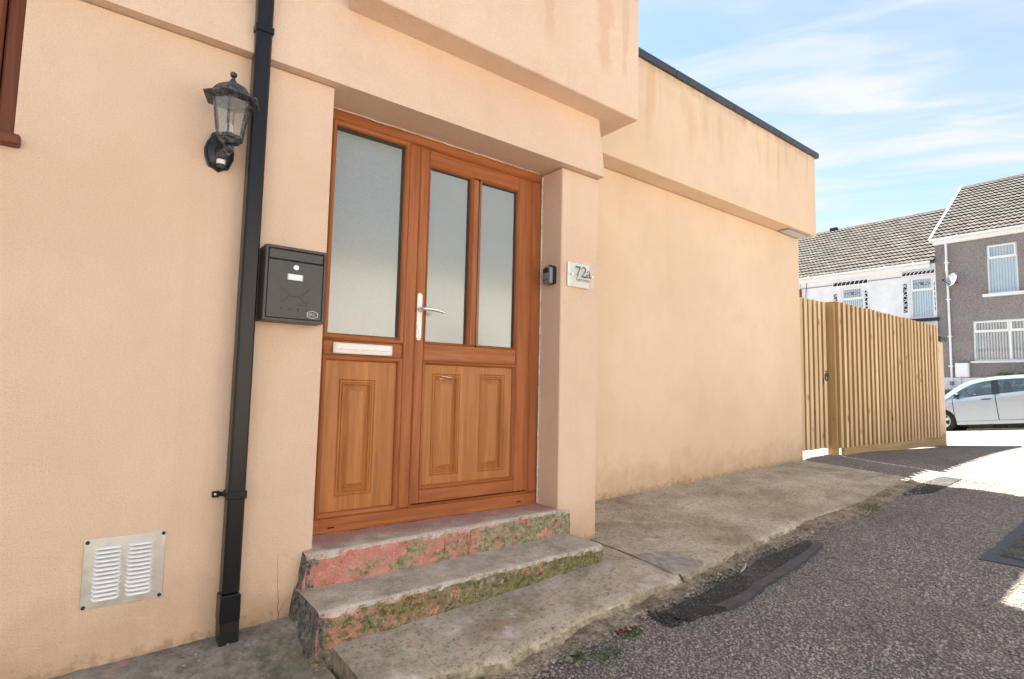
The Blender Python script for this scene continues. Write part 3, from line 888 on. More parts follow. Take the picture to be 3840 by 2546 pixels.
# ------------------------------------------------------------------ corner building
B = thing('rendered_building', (1.7, 0.3, 0.0), 'peach rendered flat-roofed building with a brown front door and jutting upper storey', 'building')
X0 = -4.0
def build_shell():
    # front wall left of the door with the window opening
    mb = MB()
    wx0, wx1, wz0, wz1 = -1.35, -0.212, 1.768, 2.318
    mb.box(X0, wx0, 0, 0.32, -0.4, 2.318)
    mb.box(wx0, wx1, 0, 0.32, -0.4, wz0)
    mb.prism([(wx1, 0), (0.835, 0), (0.8385, 0.0015), (0.84, 0.005), (0.84, 0.32), (wx1, 0.32)], 2, -0.4, 2.318)
    mb.build('front_wall', 'render', B)
    mb = MB()
    mb.box(2.242, 2.556, 0, 0.62, -0.4, 2.319, 0.005)
    mb.build('door_pillar', 'render', B)
    # wall beneath the doorway, behind the steps
    MB().box(0.842, 2.240, 0.10, 0.32, -0.4, 0.292).build('threshold_wall', 'render', B)
    # bell-cast band over door and windows
    prof = [(-0.052, 2.322), (-0.047, 2.36), (-0.03, 2.50), (-0.012, 2.62), (0.0, 2.72), (0.0, 6.6), (0.32, 6.6), (0.32, 2.322)]
    mb = MB(); mb.prism(prof, 0, X0, 2.556)
    mb.build('lintel_band', 'render', B, smooth=30)
    # upper storey box jutting out
    mb = MB(); mb.box(0.885, 2.757, -0.158, 7.0, 2.716, 6.9, 0.006)
    mb.build('upper_storey', 'render_upper', B)
    # rear body so that the place is closed from behind and above
    MB().box(X0, 0.884, 0.33, 7.0, -0.4, 6.6).build('rear_body', 'render', B)
    # unseen rear block, added so its shadow trims the sunlit lane
    MB().box(2.70, 4.05, 1.06, 7.0, 3.76, 6.7).build('added_shade_block', 'render_upper', B)
    # wing
    MB().box(2.50, 6.535, 0.60, 7.0, -0.4, 2.766, 0.006).build('wing_wall', 'render_wing', B)
    MB().box(2.50, 6.582, 0.42, 7.0, 2.770, 3.705, 0.006).build('wing_band', 'render_wing', B)
    for a, b in ((2.76, 3.04), (3.043, 3.92), (3.923, 4.83), (4.833, 5.72), (5.723, 6.625)):
        MB().box(a, b, 0.388, 0.62, 3.690, 3.752, 0.006).build('coping_piece', 'coping', B)
    MB().box(2.76, 6.60, 0.624, 6.95, 3.706, 3.745).build('flat_roof', 'coping', B)
    # vent set in the soffit at the corner
    mb = MB(); mb.box(6.02, 6.52, 0.455, 0.585, 2.760, 2.7705)
    v = mb.build('soffit_vent', 'soot', B)
    mb = MB()
    for i in range(12):
        mb.box(6.05+i*0.038, 6.068+i*0.038, 0.47, 0.572, 2.7565, 2.7605)
    mb.build('vent_bar', 'white_paint', v, kind='stuff')
    # sealant bead between frame and pillar
    pts = []
    z = 0.31
    while z < 2.31:
        pts.append((2.236+0.003*fbm(z, 0, 0, 9, 3), 0.176+0.002*fbm(z, 4, 0, 14, 2), z)); z += 0.035
    MB().tube(pts, [0.005+0.003*abs(fbm(p[2], 9, 1, 8, 3)) for p in pts], 6).build('sealant_bead', 'sealant', B, smooth=60)
    pts = []
    x = 0.86
    while x < 2.23:
        pts.append((x, 0.178+0.004*fbm(x, 0, 5, 9, 3), 2.321+0.004*fbm(x, 2, 5, 12, 3))); x += 0.03
    MB().tube(pts, [0.003+0.004*abs(fbm(p[0], 9, 3, 8, 3)) for p in pts], 6).build('sealant_bead', 'sealant', B, smooth=60)
build_shell()
def wall_crack():
    mb = MB()
    def run(x, z, n, dz, dx, seed, r):
        pts = []
        for i in range(n):
            pts.append((x+dx*i+0.006*fbm(i*0.35, seed, 0, 1, 3), 0.0002, z+dz*i))
        mb.tube(pts, [r*(1-0.6*i/n) for i in range(n)], 5)
        return pts
    p = run(0.715, 0.04, 26, 0.0105, -0.0006, 1, 0.0010)
    run(0.712, 0.06, 7, 0.008, 0.005, 4, 0.0007)
    run(0.58, 0.018, 16, 0.0006, 0.012, 12, 0.0035)
    mb.build('wall_crack', 'gap', B, fix=False, kind='stuff')
wall_crack()

FY = 0.185            # front plane of the door frame
def rail(name, x0, x1, z0, z1, y0, y1, mat, parent, b=0.006):
    return MB().box(x0, x1, y0, y1, z0, z1, b).build(name, mat, parent)
def bead_ring(name, x0, x1, z0, z1, yf, parent, w=0.026, depth=0.020, mat=('oak_h', 'oak_v')):
    """rounded glazing bead, mitred, round the opening x0..x1, z0..z1; yf is the front plane it falls back from"""
    prof = [(0.0, 0.001), (0.004, -0.004), (w*0.45, -0.0045), (w*0.8, 0.003), (w, depth*0.7), (w, depth)]
    for side in range(4):
        vs = []; fs = []
        for k, (o, d) in enumerate(prof):
            a0, a1, b0, b1 = x0+o, x1-o, z0+o, z1-o
            y = yf+d
            p, q = {0: ((a0, y, b0), (a1, y, b0)), 1: ((a1, y, b0), (a1, y, b1)), 2: ((a1, y, b1), (a0, y, b1)), 3: ((a0, y, b1), (a0, y, b0))}[side]
            vs += [p, q]
        for k in range(len(prof)-1):
            fs.append((2*k, 2*k+1, 2*k+3, 2*k+2))
        MB().add(vs, fs).build(name, mat[0] if side in (0, 2) else mat[1], parent, smooth=50)
def raised_field(mb, x0, x1, z0, z1, y):
    """moulded field: three grooves then a bevelled raised centre"""
    rings = [(0, 0), (0.004, 0.005), (0.008, 0.0), (0.013, 0.0), (0.017, 0.005), (0.021, 0.0), (0.024, 0.0), (0.030, 0.013), (0.034, 0.013), (0.056, -0.002)]
    vs = []; fs = []
    for o, d in rings:
        vs += [(x0+o, y+d, z0+o), (x1-o, y+d, z0+o), (x1-o, y+d, z1-o), (x0+o, y+d, z1-o)]
    for i in range(len(rings)-1):
        for k in range(4):
            fs.append((i*4+k, i*4+(k+1) % 4, i*4+4+(k+1) % 4, i*4+4+k))
    n = (len(rings)-1)*4
    fs.append((n, n+1, n+2, n+3))
    mb.add(vs, fs)
def panel(name, x0, x1, z0, z1, y, fields, parent):
    """door panel with holes filled by raised fields"""
    mb = MB()
    xs = sorted({x0, x1, *[f[0] for f in fields], *[f[1] for f in fields]})
    zs = sorted({z0, z1, *[f[2] for f in fields], *[f[3] for f in fields]})
    for a, b in zip(xs, xs[1:]):
        for c, d in zip(zs, zs[1:]):
            if any(f[0] <= a and b <= f[1] and f[2] <= c and d <= f[3] for f in fields): continue
            mb.add([(a, y, c), (b, y, c), (b, y, d), (a, y, d)], [(0, 1, 2, 3)])
    for f in fields: raised_field(mb, *f, y)
    return mb.build(name, 'oak_panel', parent, fix=True)

def build_door():
    D1 = FY+0.065
    # outer frame
    fr = rail('door_frame', 0.842, 2.239, 2.270, 2.345, FY, D1, 'oak_h', B)
    rail('frame_jamb', 2.166, 2.239, 0.374, 2.268, FY, D1, 'oak_v', fr)
    rail('frame_jamb', 0.842, 0.905, 0.374, 2.268, FY, D1, 'oak_v', fr)
    rail('mullion', 1.320, 1.386, 0.374, 2.268, FY-0.001, D1, 'oak_v', fr)
    rail('bottom_rail', 0.842, 2.239, 0.297, 0.372, FY, D1, 'oak_h', fr)
    # rounded lip of the frame round the leaf
    bead_ring('frame_lip', 1.384, 2.168, 0.370, 2.272, FY, fr, 0.012, 0.014)
    for x in (0.985, 2.10):
        MB().box(x-0.016, x+0.016, FY-0.002, FY+0.004, 0.324, 0.330).build('drain_slot', 'gap', fr)
    # sidelight
    sl = rail('sidelight', 0.907, 1.318, 1.128, 1.205, FY+0.002, D1, 'oak_h', B)
    bead_ring('glazing_bead', 0.905, 1.322, 1.203, 2.272, FY+0.001, sl)
    bead_ring('glazing_bead', 0.905, 1.322, 0.370, 1.131, FY+0.001, sl)
    MB().box(0.925, 1.302, FY+0.024, FY+0.034, 1.22, 2.255).build('pane', 'frosted', sl)
    g = MB()
    for a in ((0.93, 1.297, 2.228, 2.247), (0.93, 1.297, 1.228, 1.231)): g.box(a[0], a[1], FY+0.019, FY+0.0235, a[2], a[3])
    g.box(1.284, 1.2975, FY+0.019, FY+0.0235, 1.232, 2.227)
    g.build('gasket', 'gasket', sl)
    panel('lower_panel', 0.925, 1.302, 0.385, 1.116, FY+0.021, [(1.000, 1.186, 0.462, 1.016)], sl)
    # letter plate
    lp = MB().box(0.953, 1.256, FY-0.014, FY+0.0025, 1.138, 1.190, 0.004).build('letter_plate', 'white_metal', sl)
    mb = MB(); mb.box(0.962, 1.247, FY-0.018, FY-0.0135, 1.158, 1.186, 0.002); mb.box(0.960, 1.249, FY-0.0165, FY-0.0135, 1.150, 1.154, 0.001)
    mb.build('letter_flap', 'white_metal', sl)
    for x in (0.966, 1.243):
        MB().lathe([(0.006, 0), (0.006, -0.003), (0.003, -0.005)], (x, FY-0.014, 1.147), 1, 12).build('screw', 'steel', sl, smooth=40)
    # leaf
    y0 = FY+0.004
    lf = rail('door_leaf', 1.390, 1.442, 0.386, 2.265, y0, D1, 'oak_v', B, 0.005)
    rail('stile', 2.062, 2.161, 0.386, 2.265, y0, D1, 'oak_v', lf, 0.005)
    rail('top_rail', 1.4425, 2.0615, 2.182, 2.265, y0, D1, 'oak_h', lf, 0.005)
    rail('middle_rail', 1.4425, 2.0615, 1.122, 1.216, y0, D1, 'oak_h', lf, 0.005)
    rail('bottom_rail', 1.4425, 2.0615, 0.386, 0.458, y0, D1, 'oak_h', lf, 0.005)
    rail('glazing_bar', 1.724, 1.779, 1.2165, 2.1815, y0+0.002, D1, 'oak_v', lf, 0.012)
    bead_ring('glazing_bead', 1.440, 1.726, 1.214, 2.184, y0, lf, 0.014, 0.018)
    bead_ring('glazing_bead', 1.777, 2.064, 1.214, 2.184, y0, lf, 0.014, 0.018)
    bead_ring('glazing_bead', 1.440, 2.064, 0.456, 1.124, y0, lf, 0.020)
    for a, b in ((1.450, 1.716), (1.787, 2.054)):
        MB().box(a, b, y0+0.022, y0+0.030, 1.224, 2.174).build('pane', 'frosted', lf)
        g = MB(); g.box(b-0.014, b-0.003, y0+0.017, y0+0.0215, 1.229, 2.172); g.box(a+0.004, b-0.015, y0+0.017, y0+0.0215, 2.162, 2.172)
        g.build('gasket', 'gasket', lf)
    panel('lower_panel', 1.455, 2.049, 0.47, 1.109, y0+0.016, [(1.508, 1.688, 0.517, 1.059), (1.816, 1.995, 0.517, 1.064)], lf)
    # dark rebate around the leaf
    MB().box(1.386, 2.166, D1+0.002, D1+0.012, 0.30, 2.34).build('rebate', 'gap', lf)
    # handle on its long plate
    hx = 1.404
    prof = []
    for k in range(24):
        a = 2*math.pi*k/24
        prof.append((hx+0.0145*math.cos(a), (1.458 if math.sin(a) >= 0 else 1.243)+0.0145*math.sin(a)))
    mb = MB(); mb.prism(prof, 1, y0-0.012, y0-0.001)
    mb.build('handle_plate', 'white_metal', lf, smooth=40)
    mb = MB()
    mb.lathe([(0.013, 0), (0.013, -0.018), (0.010, -0.02)], (hx, y0-0.012, 1.384), 1, 16)
    mb.tube([(hx, y0-0.028, 1.384), (hx, y0-0.050, 1.385), (hx+0.012, y0-0.060, 1.387), (hx+0.05, y0-0.061, 1.387), (hx+0.09, y0-0.058, 1.383), (hx+0.122, y0-0.054, 1.376)], [0.009, 0.0095, 0.010, 0.010, 0.0095, 0.008], 12)
    mb.build('lever_handle', 'steel', lf, smooth=60)
    mb = MB(); mb.lathe([(0.0075, 0), (0.0075, -0.006)], (hx, y0-0.012, 1.285), 1, 14); mb.box(hx-0.004, hx+0.004, y0-0.016, y0-0.0118, 1.264, 1.281, 0.002)
    mb.build('lock_cylinder', 'steel', lf, smooth=40)
    mb = MB()
    for (x, z, l) in ((1.57, 1.043, 0.035), (1.60, 1.040, 0.03), (1.553, 1.03, 0.02)):
        mb.box(x, x+l, y0+0.0145, y0+0.0155, z, z+0.0025)
    mb.build('scratch', 'white_pvc', lf)
build_door()

def build_window():
    w = rail('window', -0.262, -0.214, 1.782, 2.316, 0.07, 0.14, 'mahogany_v', B, 0.006)
    rail('frame_rail', -1.34, -0.263, 1.782, 1.845, 0.07, 0.14, 'mahogany_h', w, 0.006)
    rail('sash_stile', -0.335, -0.266, 1.848, 2.316, 0.058, 0.12, 'mahogany_v', w, 0.010)
    rail('sash_rail', -1.34, -0.337, 1.848, 1.915, 0.058, 0.12, 'mahogany_h', w, 0.010)
    MB().box(-1.34, -0.33, 0.10, 0.11, 1.90, 2.316).build('pane', 'win_glass', w)
    MB().box(-1.34, -0.215, 0.25, 0.26, 1.78, 2.316).build('curtain', 'dark_room', w)
    rail('window_sill', -1.42, -0.192, 1.743, 1.780, -0.04, 0.15, 'mahogany_h', w, 0.006)
build_window()

# ------------------------------------------------------------------ steps
def build_steps():
    T = thing('doorsteps', (1.55, -0.15, 0.03), 'worn concrete doorsteps with flaking red paint and green moss below the brown front door', 'steps')
    def step(name, x0, x1, yl, yr, yback, ztop, zbot, mat, seed, r=0.028):
        nx = 110
        prof = []
        # profile from foot of riser to back of tread, (t along riser/tread)
        hs = np.linspace(zbot, ztop-r, 12)
        vs = []; fs = []
        for i in range(nx+1):
            u = i/nx
            x = x0+(x1-x0)*u
            yf = yl+(yr-yl)*u
            # ends round off
            e = min(u*(x1-x0), (1-u)*(x1-x0))
            round_ = 0.03*(1-min(1, e/0.05))**2
            chip = 0.018*max(0, fbm(x, seed, 2, 5, 4))+0.007*fbm(x, seed, 7, 18, 3)
            row = []
            for z in hs:
                row.append((x, yf+round_+0.007*fbm(x, z, seed, 9, 4)+0.004*fbm(x, z, seed+3, 32, 2), z))
            for k in range(1, 5):
                a = k/4*math.pi/2
                rr = r*(0.8+0.5*abs(fbm(x, seed, 4, 7, 3)))+chip
                row.append((x, yf+round_+rr-rr*math.cos(a)+0.003*fbm(x, k, seed, 30, 2), ztop-rr+rr*math.sin(a)-0.4*round_))
            for t in np.linspace(0.08, 1, 14):
                y = yf+r*1.6+(yback-yf-r*1.6)*t
                row.append((x, y, ztop+0.004*fbm(x, y, seed, 6, 4)+0.0018*fbm(x, y, seed, 30, 2)-0.3*round_))
            vs += row
        n = len(row)
        for i in range(nx):
            for j in range(n-1):
                fs.append((i*n+j, (i+1)*n+j, (i+1)*n+j+1, i*n+j+1))
        # end faces: gridded so the stone reads rough
        for i, sgn in ((0, -1), (nx, 1)):
            row = vs[i*n:(i+1)*n]
            m = 6
            o = len(vs)
            for p in row:
                for k in range(m):
                    t = k/(m-1)
                    zz = p[2]+(zbot-p[2])*t
                    jit = (0.012*fbm(p[1], zz, seed+sgn, 16, 4)+0.006*fbm(p[1], zz, seed, 50, 2))*min(1, 3*t)
                    vs.append((p[0]+sgn*(0.028*t*(1 if sgn < 0 else 0.3))+jit, p[1], zz))
            for a in range(n-1):
                for k in range(m-1):
                    fs.append((o+a*m+k, o+(a+1)*m+k, o+(a+1)*m+k+1, o+a*m+k+1))
        return MB().add(vs, fs).build(name, mat, T, smooth=65)
    step('step', 0.80, 2.352, -0.082, -0.018, 0.186, 0.301, 0.10, 'step_up', 1.0)
    step('step', 0.772, 2.335, -0.338, -0.298, 0.02, 0.160, -0.06, 'step_low', 5.0, 0.026)
build_steps()

# ------------------------------------------------------------------ downpipe
def build_pipe():
    P = thing('downpipe', (0.516, -0.05, 0.03), 'black square rainwater downpipe running down the peach wall left of the post box', 'downpipe')
    xa, xb, ya, yb = 0.486, 0.547, -0.079, -0.014
    MB().box(xa, xb, ya, yb, 0.57, 2.42, 0.007).build('pipe', 'pipe', P)
    MB().box(xa, xb, ya, yb, 2.425, 6.0, 0.007).build('pipe', 'pipe', P)
    MB().box(xa, xb, ya, yb, 0.20, 0.565, 0.007).build('pipe', 'pipe', P)
    for z in (0.565, 2.425):
        mb = MB(); mb.box(xa-0.005, xb+0.005, ya-0.005, yb+0.004, z-0.016, z+0.016, 0.004)
        c = mb.build('bracket', 'pipe', P)
        mb = MB()
        mb.box(xa-0.043, xa-0.016, -0.012, -0.002, z-0.014, z+0.010, 0.003)
        mb.add([(xa-0.018, -0.004, z-0.009), (xa-0.018, -0.010, z-0.009), (xa-0.004, -0.030, z-0.009), (xa-0.004, -0.022, z-0.009),
                (xa-0.018, -0.004, z+0.007), (xa-0.018, -0.010, z+0.007), (xa-0.004, -0.030, z+0.007), (xa-0.004, -0.022, z+0.007)],
               [(0, 1, 2, 3), (4, 7, 6, 5), (1, 5, 6, 2), (0, 3, 7, 4), (0, 4, 5, 1), (2, 6, 7, 3)])
        mb.build('fixing_lug', 'pipe', c)
        MB().lathe([(0.0045, 0), (0.0045, -0.003), (0.002, -0.004)], (xa-0.032, -0.0118, z-0.001), 1, 10).build('screw', 'steel', c, smooth=40)
    # shoe at the foot
    mb = MB(); mb.box(xa-0.005, xb+0.005, ya-0.005, yb+0.004, 0.10, 0.198, 0.005)
    s = mb.build('shoe', 'pipe', P)
    z0, z1 = 0.015, 0.102
    a, b = ya-0.004, yb
    mb = MB(); mb.add([(xa-0.003, a, z1), (xb+0.003, a, z1), (xb+0.003, b, z1), (xa-0.003, b, z1),
                       (xa-0.003, a-0.007, z0), (xb+0.003, a-0.007, z0), (xb+0.003, b-0.01, z0+0.008), (xa-0.003, b-0.01, z0+0.008)],
                      [(0, 1, 2, 3), (4, 7, 6, 5), (0, 4, 5, 1), (2, 6, 7, 3), (0, 3, 7, 4), (1, 5, 6, 2)])
    mb.build('shoe_spout', 'pipe', s)
build_pipe()

# ------------------------------------------------------------------ lantern
def build_lantern():
    cx, cy = 0.400, -0.150
    T = thing('wall_lantern', (cx, -0.005, 1.81), 'weathered black coach lantern on a shield-shaped wall plate beside the black downpipe', 'lantern')
    # shield plate
    out = [(0.0, -0.077), (0.018, -0.066), (0.036, -0.060), (0.041, -0.048), (0.052, -0.018), (0.0535, 0.010), (0.046, 0.036), (0.036, 0.054), (0.030, 0.074), (0.014, 0.083), (0, 0.086)]
    out = out+[(-x, z) for x, z in out[-2:0:-1]]
    pc = (0.392, 1.890)
    vs = []; fs = []; n = len(out)
    for sc, y in ((1.0, -0.001), (1.0, -0.010), (0.90, -0.015), (0.84, -0.013), (0.70, -0.020), (0.3, -0.026)):
        vs += [(pc[0]+x*sc, y, pc[1]+z*sc) for x, z in out]
    for i in range(5):
        for k in range(n): fs.append((i*n+k, i*n+(k+1) % n, (i+1)*n+(k+1) % n, (i+1)*n+k))
    fs.append(tuple(range(5*n, 6*n)))
    MB().add(vs, fs).build('wall_plate', 'lantern_plate', T, smooth=40)
    # arm
    mb = MB(); mb.tube([(0.394, -0.02, 1.880), (0.396, -0.06, 1.866), (0.398, -0.10, 1.868), (0.4, -0.135, 1.882), (cx, cy, 1.90)], [0.024, 0.018, 0.014, 0.012, 0.011], 12)
    mb.lathe([(0.001, -0.062), (0.010, -0.048), (0.016, -0.040), (0.012, -0.034), (0.017, -0.026), (0.009, -0.018), (0.007, -0.006), (0.013, 0.0), (0.022, 0.006)], (cx, cy, 1.897), 2, 16)
    mb.build('arm', 'lantern', T, smooth=50)
    # movement sensor below the arm
    mb = MB(); mb.lathe([(0.015, -0.030), (0.016, -0.026), (0.016, -0.021)], (0.393, -0.046, 1.853), 2, 16); mb.lathe([(0.0165, -0.002), (0.0165, 0.004), (0.012, 0.012)], (0.393, -0.046, 1.853), 2, 16)
    mb.box(0.380, 0.406, -0.04, -0.012, 1.826, 1.862)
    s = mb.build('sensor', 'lantern_plate', T, smooth=40)
    MB().lathe([(0.0155, -0.0205), (0.0158, -0.003)], (0.393, -0.046, 1.853), 2, 16).build('sensor_lens', 'white_pvc', s, smooth=60)
    zb, zt = 1.905, 2.046          # glass body
    rb, rt = 0.046, 0.0665
    rot = R(12)
    hexv = lambda r, z, k: (cx+r*math.cos(rot+k*math.pi/3), cy+r*math.sin(rot+k*math.pi/3), z)
    # bottom tray
    mb = MB(); mb.lathe([(0.020, -0.006), (0.034, 0.0), (0.040, 0.010), (0.0475, 0.014), (0.049, 0.020), (0.044, 0.022)], (cx, cy, zb-0.020), 2, 6, rot)
    tray = mb.build('tray', 'lantern', T)
    # corner bars
    fr = MB()
    for k in range(6):
        fr.tube([hexv(rb, zb, k), hexv(rt, zt, k)], 0.0036, 6)
    for k in range(6):
        fr.tube([hexv(rt, zt-0.002, k), hexv(rt, zt-0.002, k+1)], 0.0035, 6)
        fr.tube([hexv(rb, zb+0.002, k), hexv(rb, zb+0.002, k+1)], 0.0035, 6)
    fr.build('cage', 'lantern', T)
    for k in range(6):
        MB().add([hexv(rb*0.975, zb, k), hexv(rb*0.975, zb, k+1), hexv(rt*0.975, zt, k+1), hexv(rt*0.975, zt, k)], [(0, 1, 2, 3)]).build('pane', 'lamp_glass', T)
    # hood
    mb = MB()
    mb.lathe([(0.066, -0.014), (0.072, -0.012), (0.103, -0.006), (0.104, -0.001), (0.075, 0.012), (0.072, 0.016), (0.062, 0.032), (0.048, 0.047), (0.030, 0.058), (0.016, 0.066), (0.011, 0.074), (0.006, 0.084), (0.006, 0.090)], (cx, cy, 2.055), 2, 6, rot)
    hd = mb.build('hood', 'lantern', T)
    mb = MB(); mb.lathe([(0.005, 0), (0.0105, 0.004), (0.013, 0.011), (0.0105, 0.018), (0.003, 0.022)], (cx, cy, 2.142), 2, 14)
    mb.build('finial', 'lantern', hd, smooth=60)
    # lamp holder and bulb
    mb = MB(); mb.lathe([(0.013, 0), (0.013, 0.018)], (cx-0.004, cy, zb+0.002), 2, 14); mb.box(cx-0.010, cx-0.003, cy+0.02, cy+0.027, zb, zt)
    mb.build('lamp_holder', 'lantern_plate', T, smooth=40)
    MB().lathe([(0.0145, 0), (0.0145, 0.026), (0.009, 0.033)], (cx-0.004, cy, zb+0.021), 2, 14).build('bulb', 'bulb', T, smooth=40)
build_lantern()

# ------------------------------------------------------------------ post box
def build_postbox():
    xa, xb, za, zb, yf = 0.564, 0.806, 1.236, 1.540, -0.102
    T = thing('post_box', (0.685, -0.05, za), 'charcoal metal post box with lock and name window on the wall beside the door', 'post box')
    mb = MB()
    t = 0.010
    mb.box(xa, xa+t, yf, -0.004, za, zb, 0.0015); mb.box(xb-t, xb, yf, -0.004, za, zb, 0.0015)
    mb.box(xa+t, xb-t, yf+0.0003, -0.004, zb-0.012, zb-0.0003, 0.001); mb.box(xa+t, xb-t, yf+0.0003, -0.004, za+0.0003, za+0.011, 0.001)
    mb.box(xa+t, xb-t, -0.03, -0.0045, za+0.011, zb-0.012)
    c = mb.build('case', 'postbox', T)
    MB().box(xa+t+0.0005, xb-t-0.0005, yf+0.016, yf+0.020, za+0.012, zb-0.013).build('shadow_gap', 'postbox_dark', c)
    MB().box(xa+0.0125, xb-0.0125, yf+0.001, yf+0.015, 1.4855, zb-0.0145, 0.0035).build('flap', 'postbox', T)
    d = MB().box(xa+0.0125, xb-0.0125, yf+0.001, yf+0.015, za+0.0135, 1.4815, 0.0015).build('door', 'postbox', T)
    y = yf+0.001
    mb = MB(); mb.lathe([(0.0115, 0), (0.0115, -0.003), (0.009, -0.005), (0.004, -0.0052)], (0.683, y, 1.458), 1, 20)
    lk = mb.build('lock', 'steel', d, smooth=35)
    mb = MB(); mb.box(0.6475, 0.7145, y-0.003, y, 1.4035, 1.4315, 0.001); mb.build('name_holder', 'silver_plastic', d)
    MB().box(0.653, 0.709, y-0.0042, y-0.0031, 1.406, 1.429).build('name_card', 'white_metal', d)
    # embossed envelope
    mb = MB()
    def line(a, b, w=0.0011):
        ax, az = a; bx, bz = b
        L = math.hypot(bx-ax, bz-az); nx, nz = -(bz-az)/L*w, (bx-ax)/L*w
        mb.add([(ax-nx, y, az-nz), (ax+nx, y-0.0008, az+nz), (bx+nx, y-0.0008, bz+nz), (bx-nx, y, bz-nz), (ax+3*nx, y, az+3*nz), (bx+3*nx, y, bz+3*nz)], [(0, 1, 2, 3), (1, 4, 5, 2)])
    xl, xr, zt2, zm = 0.630, 0.737, 1.372, 1.340
    line((xl, zt2), (xl, 1.310)); line((xr, 1.310), (xr, zt2))
    line((xl, zt2), (0.668, zm)); line((xl, 1.310), (0.668, zm)); line((xr, zt2), (0.700, zm)); line((xr, 1.310), (0.700, zm)); line((0.668, zm), (0.684, zm-0.003)); line((0.684, zm-0.003), (0.700, zm))
    line((0.70, 1.306), (xr, 1.306))
    mb.build('envelope_emblem', 'postbox', d)
    for ch, x in zip('POST', (0.629, 0.661, 0.695, 0.727)):
        text_mesh(ch, 0.0165, lambda a, b, c, x=x: (x+a, y-0.0004-c, 1.280+b)).build('embossed_letter', 'postbox_dark', d)
    # round scuffs
    # hexagonal sticker
    def hexa(w, h): return [(-w, h*0.55), (0, h), (w, h*0.55), (w, -h*0.55), (0, -h), (-w, -h*0.55)]
    mb = MB(); mb.prism([(0.758+a, 1.272+b) for a, b in hexa(0.0225, 0.0165)], 1, y-0.0008, y)
    st = mb.build('sticker', 'text_light', d)
    mb = MB(); mb.prism([(0.758+a, 1.272+b) for a, b in hexa(0.0195, 0.0138)], 1, y-0.0011, y-0.0007)
    mb.build('sticker_field', 'postbox', d)
    text_mesh('SKIL', 0.0165, lambda a, b, c: (0.7415+a, y-0.0013-c*0.3, 1.2665+b), sx=0.95).build('sticker_text', 'text_light', d)
build_postbox()

# ------------------------------------------------------------------ key safe
def build_keysafe():
    T = thing('key_safe', (2.22, 0.075, 1.61), 'small grey and black key safe fixed in the door reveal', 'key safe')
    yc = 0.076
    def outline(w, h0, h1, bulge):
        pts = []
        for k in range(9):
            t = -1+2*k/8
            pts.append((t*w, h1-bulge*t*t))
        return [(-w, h0+0.006), (-w+0.006, h0)]+[(w-0.006, h0), (w, h0+0.006)]+pts[::-1]
    o = outline(0.0365, 1.612, 1.728, 0.016)
    mb = MB(); mb.prism([(yc+a, b) for a, b in o], 0, 2.214, 2.2415); mb.build('body', 'black_rubber', T, smooth=40)
    o2 = outline(0.0335, 1.610, 1.720, 0.016)
    mb = MB()
    n = len(o2); vs = []; fs = []
    for sc, x in ((1.0, 2.214), (1.0, 2.198), (0.93, 2.192), (0.6, 2.190)):
        vs += [(x, yc+a*sc, 1.665+(b-1.665)*sc) for a, b in o2]
    for i in range(3):
        for k in range(n): fs.append((i*n+k, i*n+(k+1) % n, (i+1)*n+(k+1) % n, (i+1)*n+k))
    fs.append(tuple(range(3*n, 4*n)))
    mb.add(vs, fs); f = mb.build('cover', 'silver_plastic', T, smooth=40)
    mb = MB(); mb.prism([(yc+a, b) for a, b in [(-0.022, 1.677), (0.022, 1.677), (0.022, 1.697), (0.016, 1.703), (0, 1.706), (-0.016, 1.703), (-0.022, 1.697)]], 0, 2.1865, 2.1925)
    mb.build('dial_shutter', 'black_gloss', f)
    text_mesh('Master', 0.0165, lambda a, b, c: (2.1895-c, yc+0.026-a, 1.629+b), sx=0.95).build('lettering', 'black_rubber', f)
build_keysafe()

